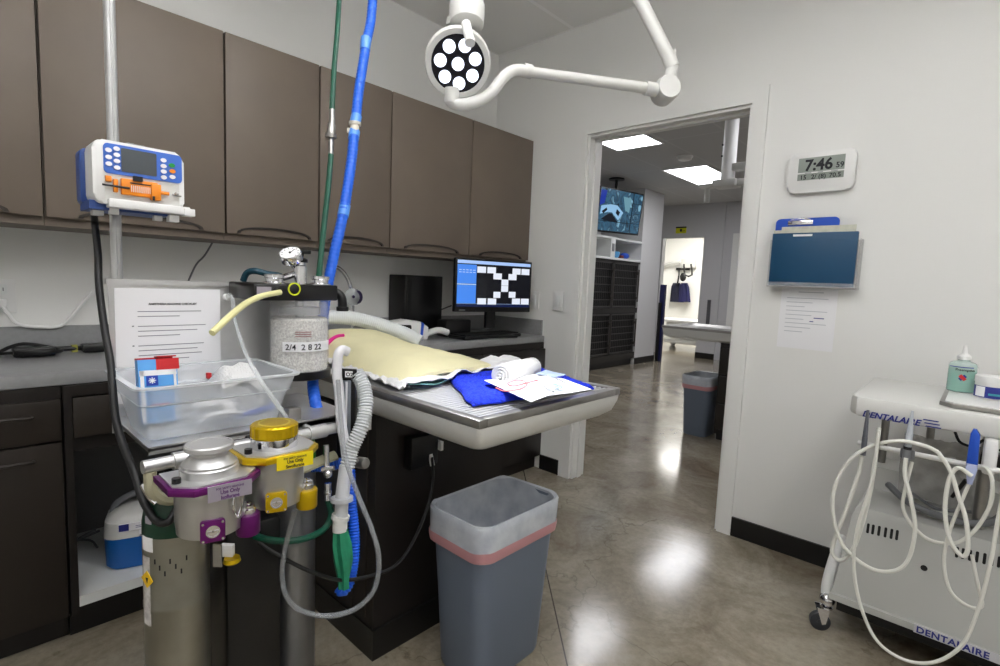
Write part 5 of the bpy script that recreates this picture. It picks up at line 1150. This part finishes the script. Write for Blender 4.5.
# bottle
bc = on(959, 394, z=tz2); bc.y = min(bc.y, 2.5)
bc = on(960, 391, z=tz2)
bc = Vector((bc.x*.94, min(bc.y*.94, 2.40), tz2)) if bc.y > 2.42 else bc
sc1 = bc.y*.735/521.7
k_ = (bc.x*FW.x+bc.y*FW.y)/FPX                 # metres per pixel at this depth
t = thing('prep_bottle', 'clear squeeze bottle of green liquid with a white nozzle on the cart tray', 'bottle', bc)
rb_ = 11.2*k_; Hb = 30*k_
MB().lathe([(rb_*.92, 0), (rb_, .003), (rb_, Hb*.88), (rb_*.9, Hb*.97), (rb_*.45, Hb*1.04), (rb_*.42, Hb*1.1)], bc, seg=32).build('body', mat('bottle_plastic', (200, 222, 218), .2, alpha=.45), t)
MB().lathe([(rb_*.90, .002), (rb_*.96, .004), (rb_*.96, Hb*.72)], bc, seg=32).build('liquid', gel_m, t)
MB().lathe([(rb_*.5, Hb*1.08), (rb_*.5, Hb*1.2), (rb_*.3, Hb*1.26), (rb_*.2, Hb*1.30), (rb_*.14, Hb*1.55)], bc, seg=24).build('nozzle', whitep_m, t)
cdb = (Vector((0, 0, 0))-bc); cdb.z = 0; cdb.normalize()
cylpatch((bc.x, bc.y), rb_+.0003, -60, 45, bc.z+Hb*.83, bc.z+Hb*.86, cdb).build('label_line', bluetxt_m, t)
bend_text('Preemptive', rb_*.30, (bc.x, bc.y), rb_+.0004, -28, bc.z+Hb*.72, inkd_m, 'label_text', t, cdb, .02)
a_ = math.atan2(cdb.y, cdb.x)+.05; nb = Vector((math.cos(a_), math.sin(a_), 0)); Ml = frame(bc+nb*(rb_+.0006)+Vector((0, 0, Hb*.5)), Vector((-nb.y, nb.x, 0)), (0, 0, 1))
s_ = rb_*.28
MB().box((-s_, -s_*.5, 0), (s_, s_*.5, .0008), Ml @ Matrix.Rotation(PI/4, 4, 'Z')).build('label_mark', bluetxt_m, t)
MB().box((-s_*.5, -s_, 0), (s_*.5, s_, .0010), Ml @ Matrix.Rotation(PI/4, 4, 'Z')).build('label_red_mark', red_m, t)
# jar
jc_ = on(991, 398, z=tz2); jc_.x, jc_.y = jc_.x*1.0, min(jc_.y, 2.38)
t = thing('paste_jar', 'white-lidded jar with a blue printed label at the right edge of the cart tray', 'jar', jc_)
kj = (jc_.x*FW.x+jc_.y*FW.y)/FPX; rj = 13.5*kj; Hj = 16*kj
MB().lathe([(rj*.95, 0), (rj, .003), (rj, Hj)], jc_, seg=36).build('body', whitep_m, t)
MB().lathe([(rj*1.04, Hj), (rj*1.04, Hj+6*kj), (rj, Hj+6.6*kj)], jc_, seg=36).build('lid', whitep_m, t)
cdj = (-jc_.copy()); cdj.z = 0; cdj.normalize()
cylpatch((jc_.x, jc_.y), rj+.0003, -80, 60, jc_.z+.003, jc_.z+Hj*.78, cdj).build('label', bluetxt_m, t)
cylpatch((jc_.x, jc_.y), rj+.0009, -60, -22, jc_.z+.006, jc_.z+Hj*.75, cdj).build('label_panel', paper_m, t)
cylpatch((jc_.x, jc_.y), rj+.0010, -10, 30, jc_.z+.012, jc_.z+.018, cdj).build('label_print', mat('teal_print', (60, 150, 160), .5), t)

# ================================================================== FAR ROOM CONTENTS
# kennel bank, shelf and column
KX = -4.0; KY0, KY1 = 5.2, 7.50
t = thing('shelf_unit', 'white open shelf unit above the kennel bank in the next room', 'shelf', (KX-.35, 6.6, 1.6))
MB().box((XFL+.001, KY0, 1.605), (KX, KY1, 1.635)).box((XFL+.001, KY0, 1.895), (KX, KY1, 1.925)).box((KX-.45, 6.60, 1.635), (KX, 6.72, 1.895)).box((XFL+.001, KY0, 1.635), (XFL+.02, KY1, 1.895)).build('carcass', shelfw_m, t)
MB().box((KX, 6.63, 1.72), (KX+.006, 6.69, 1.83)).build('switch_plate', grey_m, t)
struct('wall_alcove', MB().box((XFL, KY1+.001, 0), (KX, 8.15, ZC)), mat('alcove_white', (214, 214, 214), .6), 'white wall end beside the kennel bank')
struct('baseboard_alcove', MB().box((KX, KY1+.001, 0), (KX+.012, 8.16, .1)).box((XFL, 8.15, 0), (KX, 8.162, .1)), base_m)
steelk = mat('kennel_steel', (96, 92, 88), .3, .8, var=.1)
t = thing('kennel_bank', 'bank of dark barred steel kennels two high beneath the white shelf in the next room', 'kennel', (KX-.35, 6.5, 0))
MB().box((XFL+.001, KY0, .10), (KX-.04, KY1-.002, 1.60)).build('cabinet', blackm_m, t)
MB().box((XFL+.001, KY0, 0), (KX-.06, KY1-.002, .10)).build('plinth', base_m, t)
MB().box((KX-.04, KY0, .82), (KX-.005, KY1-.002, .90)).box((KX-.04, KY0, .10), (KX-.005, KY1-.002, .20)).box((KX-.04, KY0, 1.58), (KX-.005, KY1-.002, 1.60)).build('rails', mat('kennel_rail', (62, 60, 58), .3, .6), t)
for a, b_ in ((5.25, 5.98), (6.0, 6.72), (6.74, 7.46)):
    for z0_, z1_ in ((.21, .81), (.91, 1.57)):
        kd_ = MB().box((KX-.03, a, z0_), (KX-.012, a+.02, z1_)).box((KX-.03, b_-.02, z0_), (KX-.012, b_, z1_)).box((KX-.03, a, z0_), (KX-.012, b_, z0_+.02)).box((KX-.03, a, z1_-.02), (KX-.012, b_, z1_))
        for k in range(1, 6): z = z0_+(z1_-z0_)*k/6; kd_.cyl((KX-.02, a, z), (KX-.02, b_, z), .006, seg=6)
        for k in range(1, 14): y = a+(b_-a)*k/14; kd_.cyl((KX-.024, y, z0_), (KX-.024, y, z1_), .0022, seg=4)
        kd_ = kd_.build('kennel_door', kbar_m, t)
        MB().box((KX-.012, b_-.05, z0_+.12), (KX+.015, b_-.02, z0_+.16)).box((KX-.012, b_-.05, z1_-.16), (KX+.015, b_-.02, z1_-.12)).cyl((KX+.018, b_-.02, z0_+.08), (KX+.018, b_-.02, z1_-.08), .012, seg=8).build('latch', steelk, kd_)
for y, m_, l in ((6.9, mat('sky_blue_tub', (90, 160, 210), .5), 'light blue tub on the white shelf above the kennels'), (7.2, blueflat_m, 'royal blue pouch on the white shelf, rightmost above the kennels')):
    c = Vector((KX-.12, y, 1.636))
    b = MB().lathe([(.05, 0), (.075, .03), (.08, .09), (.06, .10)], c, seg=20).build('shelf_container', m_, origin=c) if y < 7 else MB().ball(c+Vector((0, 0, .05)), .07, 16, (1, 1.4, .7)).build('pouch', m_, origin=c)
    tag(b, l, 'container')
c = Vector((KX-.1, 7.05, 1.636)); b = MB().box(c+Vector((-.05, -.04, 0)), c+Vector((.04, .04, .05)), bev=.01).build('brown_box', mat('brown_red', (110, 50, 44), .5), origin=c); tag(b, 'small brown box between the blue tub and blue pouch on the shelf', 'box')
# TV
t = thing('wall_television', 'television showing a grid of blue-tinted surgical views, tilted down above the kennels', 'television', (-3.899, 6.634, 2.27))
Wt, Ht = 1.07, .604
nv = Vector((math.cos(-.0566)*math.cos(.114), math.sin(-.0566)*math.cos(.114), -math.sin(.114)))
xv = Vector((0, 0, 1)).cross(nv).normalized()
Mt = frame((-3.899, 6.634, 2.268), xv, nv.cross(xv)) @ Matrix.Rotation(.034, 4, 'Z')
tvm = MB().box((-Wt/2, -Ht/2, -.05), (Wt/2, Ht/2, 0), Mt, bev=.006).build('housing', black_m, t)
ts = MB().box((-Wt/2+.02, -Ht/2+.025, 0), (Wt/2-.02, Ht/2-.02, .001), Mt).build('screen', screen_mat('tv_image', [(14, 30, 44), (52, 98, 126), (30, 60, 82), (130, 180, 206)], 5.5, .9, 1.5), t)
tiles = MB(); d_ = MB(); w2 = Wt-.04; h2 = Ht-.045; TX = lambda u, v: (-Wt/2+.02+w2*u, Ht/2-.02-h2*v)
def tq(mb, pts, e): return mb.prism([TX(*p) for p in pts], .001, .001+e, Mt)
tq(tiles, [(.04, .42), (.24, .36), (.4, .36), (.56, .52), (.46, .72), (.30, .55), (.2, .55), (.03, .62)], .002); tiles.build('view_bright', emis('tv_pale', (150, 196, 232), .9), ts)
tq(d_, [(.06, .74), (.22, .58), (.3, .58), (.46, .78)], .003); tq(d_, [(.06, .55), (.16, .45), (.18, .5), (.1, .6)], .003); tq(d_, [(.4, .45), (.48, .52), (.45, .62), (.38, .55)], .003); tq(d_, [(.76, 0), (.775, 0), (.775, 1), (.76, 1)], .003); tq(d_, [(0, .76), (.76, .76), (.76, .775), (0, .775)], .003); tq(d_, [(.775, .25), (1, .25), (1, .26), (.775, .26)], .003); tq(d_, [(.775, .5), (1, .5), (1, .51), (.775, .51)], .003); tq(d_, [(.775, .75), (1, .75), (1, .76), (.775, .76)], .003)
d_.build('view_dark', emis('tv_dark', (10, 16, 26), 1), ts)
d3 = MB(); tq(d3, [(.0, .05), (.13, .05), (.1, .35), (.0, .42)], .002); d3.build('view_blue', emis('tv_blue', (24, 50, 150), 1), ts)
d4 = MB(); tq(d4, [(.52, .12), (.72, .14), (.7, .5), (.6, .45)], .002); d4.build('view_teal', emis('tv_teal', (110, 156, 172), .9), ts)
bk_ = Mt @ Vector((0, 0, -.05)); MB().box((-.12, -.12, -.09), (.12, .12, -.05), Mt).cyl(bk_-Vector((0, 0, 0)), Vector((bk_.x, bk_.y, bk_.z))+Mt.to_3x3() @ Vector((0, 0, -.06)), .04).build('mount_plate', black_m, t)
me_ = Mt @ Vector((0, 0, -.10)); MB().tube([me_, Vector((me_.x, me_.y, ZC-.02))], .02, 10, smooth=False).lathe([(.11, -.02), (.11, 0)], (me_.x, me_.y, ZC)).build('ceiling_pole', black_m, t)
# smoke detector
c = on(685, 156, z=ZC)
b = MB().lathe([(.055, -.05), (.075, -.04), (.08, -.018), (.09, -.016), (.09, 0)], (c.x, c.y, ZC-.0005), seg=28).build('smoke_detector', whitep_m, origin=(c.x, c.y, ZC-.05)); tag(b, 'round smoke detector on the far room ceiling between the two lights', 'smoke detector')
# far sign above doorway
c = on(681, 230, y=YW-.005)
t = thing('warning_sign', 'small yellow warning sign on the wall above the far doorway', 'sign', c)
MB().box((-.10, -.06, 0), (.10, .06, .004), frame((c.x, YW-.001, c.z), (1, 0, 0), (0, 0, 1))).build('plate', mat('sign_yellow', (206, 206, 30), .5), t)
MB().box((-.10, .035, .004), (.10, .06, .006), frame((c.x, YW-.001, c.z), (1, 0, 0), (0, 0, 1))).box((-.02, -.03, .004), (.02, .02, .006), frame((c.x, YW-.001, c.z), (1, 0, 0), (0, 0, 1))).box((.03, -.02, .004), (.08, -.012, .006), frame((c.x, YW-.001, c.z), (1, 0, 0), (0, 0, 1))).build('print', inkd_m, t)
# dental table in far room
DX0, DX1, DY0, DY1 = -2.03, -.9, 4.24, 4.88
t = thing('dental_table', 'white tub table with steel rim on dark drawers in the next room', 'table', (-1.4, 4.5, 0))
def dr_(z, i, r=.04): return [Vector((p[0], p[1], z)) for p in rrect(DX0+i, DY0+i, DX1-i, DY1-i, r, 4)]
MB().loft([dr_(.80, .05), dr_(.82, .01), dr_(.882, 0)]).build('tub', greyw_m, t)
MB().loft([dr_(.882, -.004), dr_(.902, -.004), dr_(.902, .03), dr_(.886, .05)]).build('rim', steel_m, t)
MB().box((-1.535, DY0+.06, .05), (DX1, DY1-.06, .80)).build('drawer_unit', cabk_m, t)
dd = MB()
for k in range(3): MB().box((-1.52, DY0+.045, .09+k*.23), (DX1-.02, DY0+.06, .30+k*.23), bev=.003).build('drawer', cabd_m, t)
MB().box((-1.52, DY0+.08, 0), (DX1, DY1-.08, .05)).build('plinth', base_m, t)
# far lamp
t = thing('surgical_lamp', 'white surgical lamp column hanging from the ceiling of the next room', 'surgical lamp', on(725, 185, y=4.5))
ct_, cb = on(736, 118, y=4.5), on(724, 182, y=4.5)
cx0 = (ct_.x+cb.x)/2
MB().cyl((cx0, 4.5, cb.z), (cx0, 4.5, ZC-.001), .055, seg=28).build('column', whitep_m, t)
MB().box((cx0-.10, 4.42, cb.z-.05), (cx0+.09, 4.58, cb.z+.012), bev=.015).build('base_block', greyw_m, t)
MB().box((cx0+.03, 4.46, cb.z+.08), (cx0+.7, 4.54, cb.z+.14), bev=.01).box((cx0+.05, 4.46, cb.z-.04), (cx0+.7, 4.54, cb.z+.01), bev=.01).build('arm', greyw_m, t)
MB().box((cx0-.22, 4.44, cb.z-.04), (cx0-.08, 4.54, cb.z-.01), bev=.01).cyl((cx0-.16, 4.5, cb.z-.03), (cx0-.16, 4.5, cb.z-.16), .022).build('side_arm', greyw_m, t)
MB().cyl((cx0-.04, 4.447, cb.z+.2), (cx0-.04, 4.44, cb.z+.2), .008, seg=8).cyl((cx0-.04, 4.447, cb.z+.29), (cx0-.04, 4.44, cb.z+.29), .008, seg=8).build('screws', inkd_m, t)
# navy padded board by the column
c0 = on(657, 275, y=8.3); c1_ = on(649, 352, y=8.3)
t = thing('leaning_board', 'tall navy blue board standing on edge beside the kennel wall end', 'board', (KX+.08, 8.2, 0))
MB().box((KX+.02, 8.19, .0), (KX+.10, 8.26, 1.28)).build('panel', navy_m, t)
MB().box((KX+.02, 8.165, .0), (KX+.07, 8.188, .98)).build('black_edge', blackm_m, t)
# x-ray room contents
t = thing('xray_table', 'white wheeled table past the far doorway', 'table', (-4.7, 10.4, 0))
xt0, xt1 = on(655, 318, y=10.2), on(700, 320, y=10.2); zt = xt0.z
MB().box((xt0.x, 10.1, zt-.05), (xt1.x+.3, 10.9, zt), bev=.01).build('top', whitep_m, t)
MB().box((xt0.x+.25, 10.2, .28), (xt1.x+.3, 10.8, zt-.05), bev=.02).build('column', greyw_m, t)
MB().box((xt0.x+.1, 10.15, .12), (xt1.x+.3, 10.85, .2), bev=.01).build('base', greyw_m, t)
MB().box((xt1.x-.25, 10.09, zt-.14), (xt1.x+.1, 10.1, zt-.06)).build('control_strip', blackm_m, t)
for x, y in ((xt0.x+.16, 10.16), (xt0.x+.16, 10.8), (xt1.x+.2, 10.16), (xt1.x+.2, 10.8)):
    MB().lathe([(.05, -.03), (.075, -.02), (.075, .02), (.05, .03)], (x, y, .0755), (.3, 1, 0), 24).box((x-.02, y-.02, .10), (x+.02, y+.02, .14)).build('wheel', mat('pale_wheel', (186, 186, 186), .4), t)
XY = 12.45
t = thing('xray_machine', 'white wall-mounted x-ray machine with black handle past the far doorway', 'x-ray machine', on(690, 265, y=XY))
MB().tube([on(660, 268, y=XY+.1), on(668, 264, y=XY), on(680, 262, y=XY)], .04, 10).box(on(680, 268, y=XY), on(695, 258, y=XY)+Vector((0, .14, 0)), bev=.03).build('arm', greyw_m, t)
MB().tube([on(684, 264, y=XY-.30), on(685, 275, y=XY-.30), on(692, 275, y=XY-.30), on(691, 264, y=XY-.30)], .022, 8, 2).ball(on(683, 277, y=XY-.3), .08, 14, (1, .6, 1.3)).build('handle', blackm_m, t)
t = thing('lead_apron', 'navy lead aprons hanging on the bright wall past the far doorway', 'apron', on(681, 302, y=XY))
for px0, px1, o_, m_ in ((670.5, 683, .06, mat('apron_navy', (16, 18, 44), .6)), (679, 690, .02, mat('apron_blue', (24, 24, 76), .6))):
    R = []
    for py, w0 in ((283, .55), (287, .85), (295, 1.0), (302, 1.12)):
        cA, cB = on(px0, py, y=XY+o_), on(px1, py, y=XY+o_); cM = (cA+cB)/2; hw = (cB.x-cA.x)/2*w0
        R.append([cM+Vector((hw*math.cos(2*PI*k/16), .06*math.sin(2*PI*k/16)*(1+.3*math.cos(k*2.2)), 0)) for k in range(16)])
    MB().loft(R).build('apron', m_, t)
MB().tube([on(677, 286, y=XY), on(679, 275, y=XY), on(679, 270, y=XY)], .02, 8).box(on(676, 270, y=XY+.06), on(690, 268, y=XY+.12)).build('strap', blackm_m, t)
# grey bollard / handle strip on far wall
t = MB().box((-3.60, YW-.03, .32), (-3.545, YW-.001, 1.05)).build('corner_guard', mat('dark_grey_strip', (84, 84, 88), .4), origin=(-3.57, YW, .32)); tag(t, 'vertical dark grey strip on the far wall right of the bright doorway', 'wall guard')
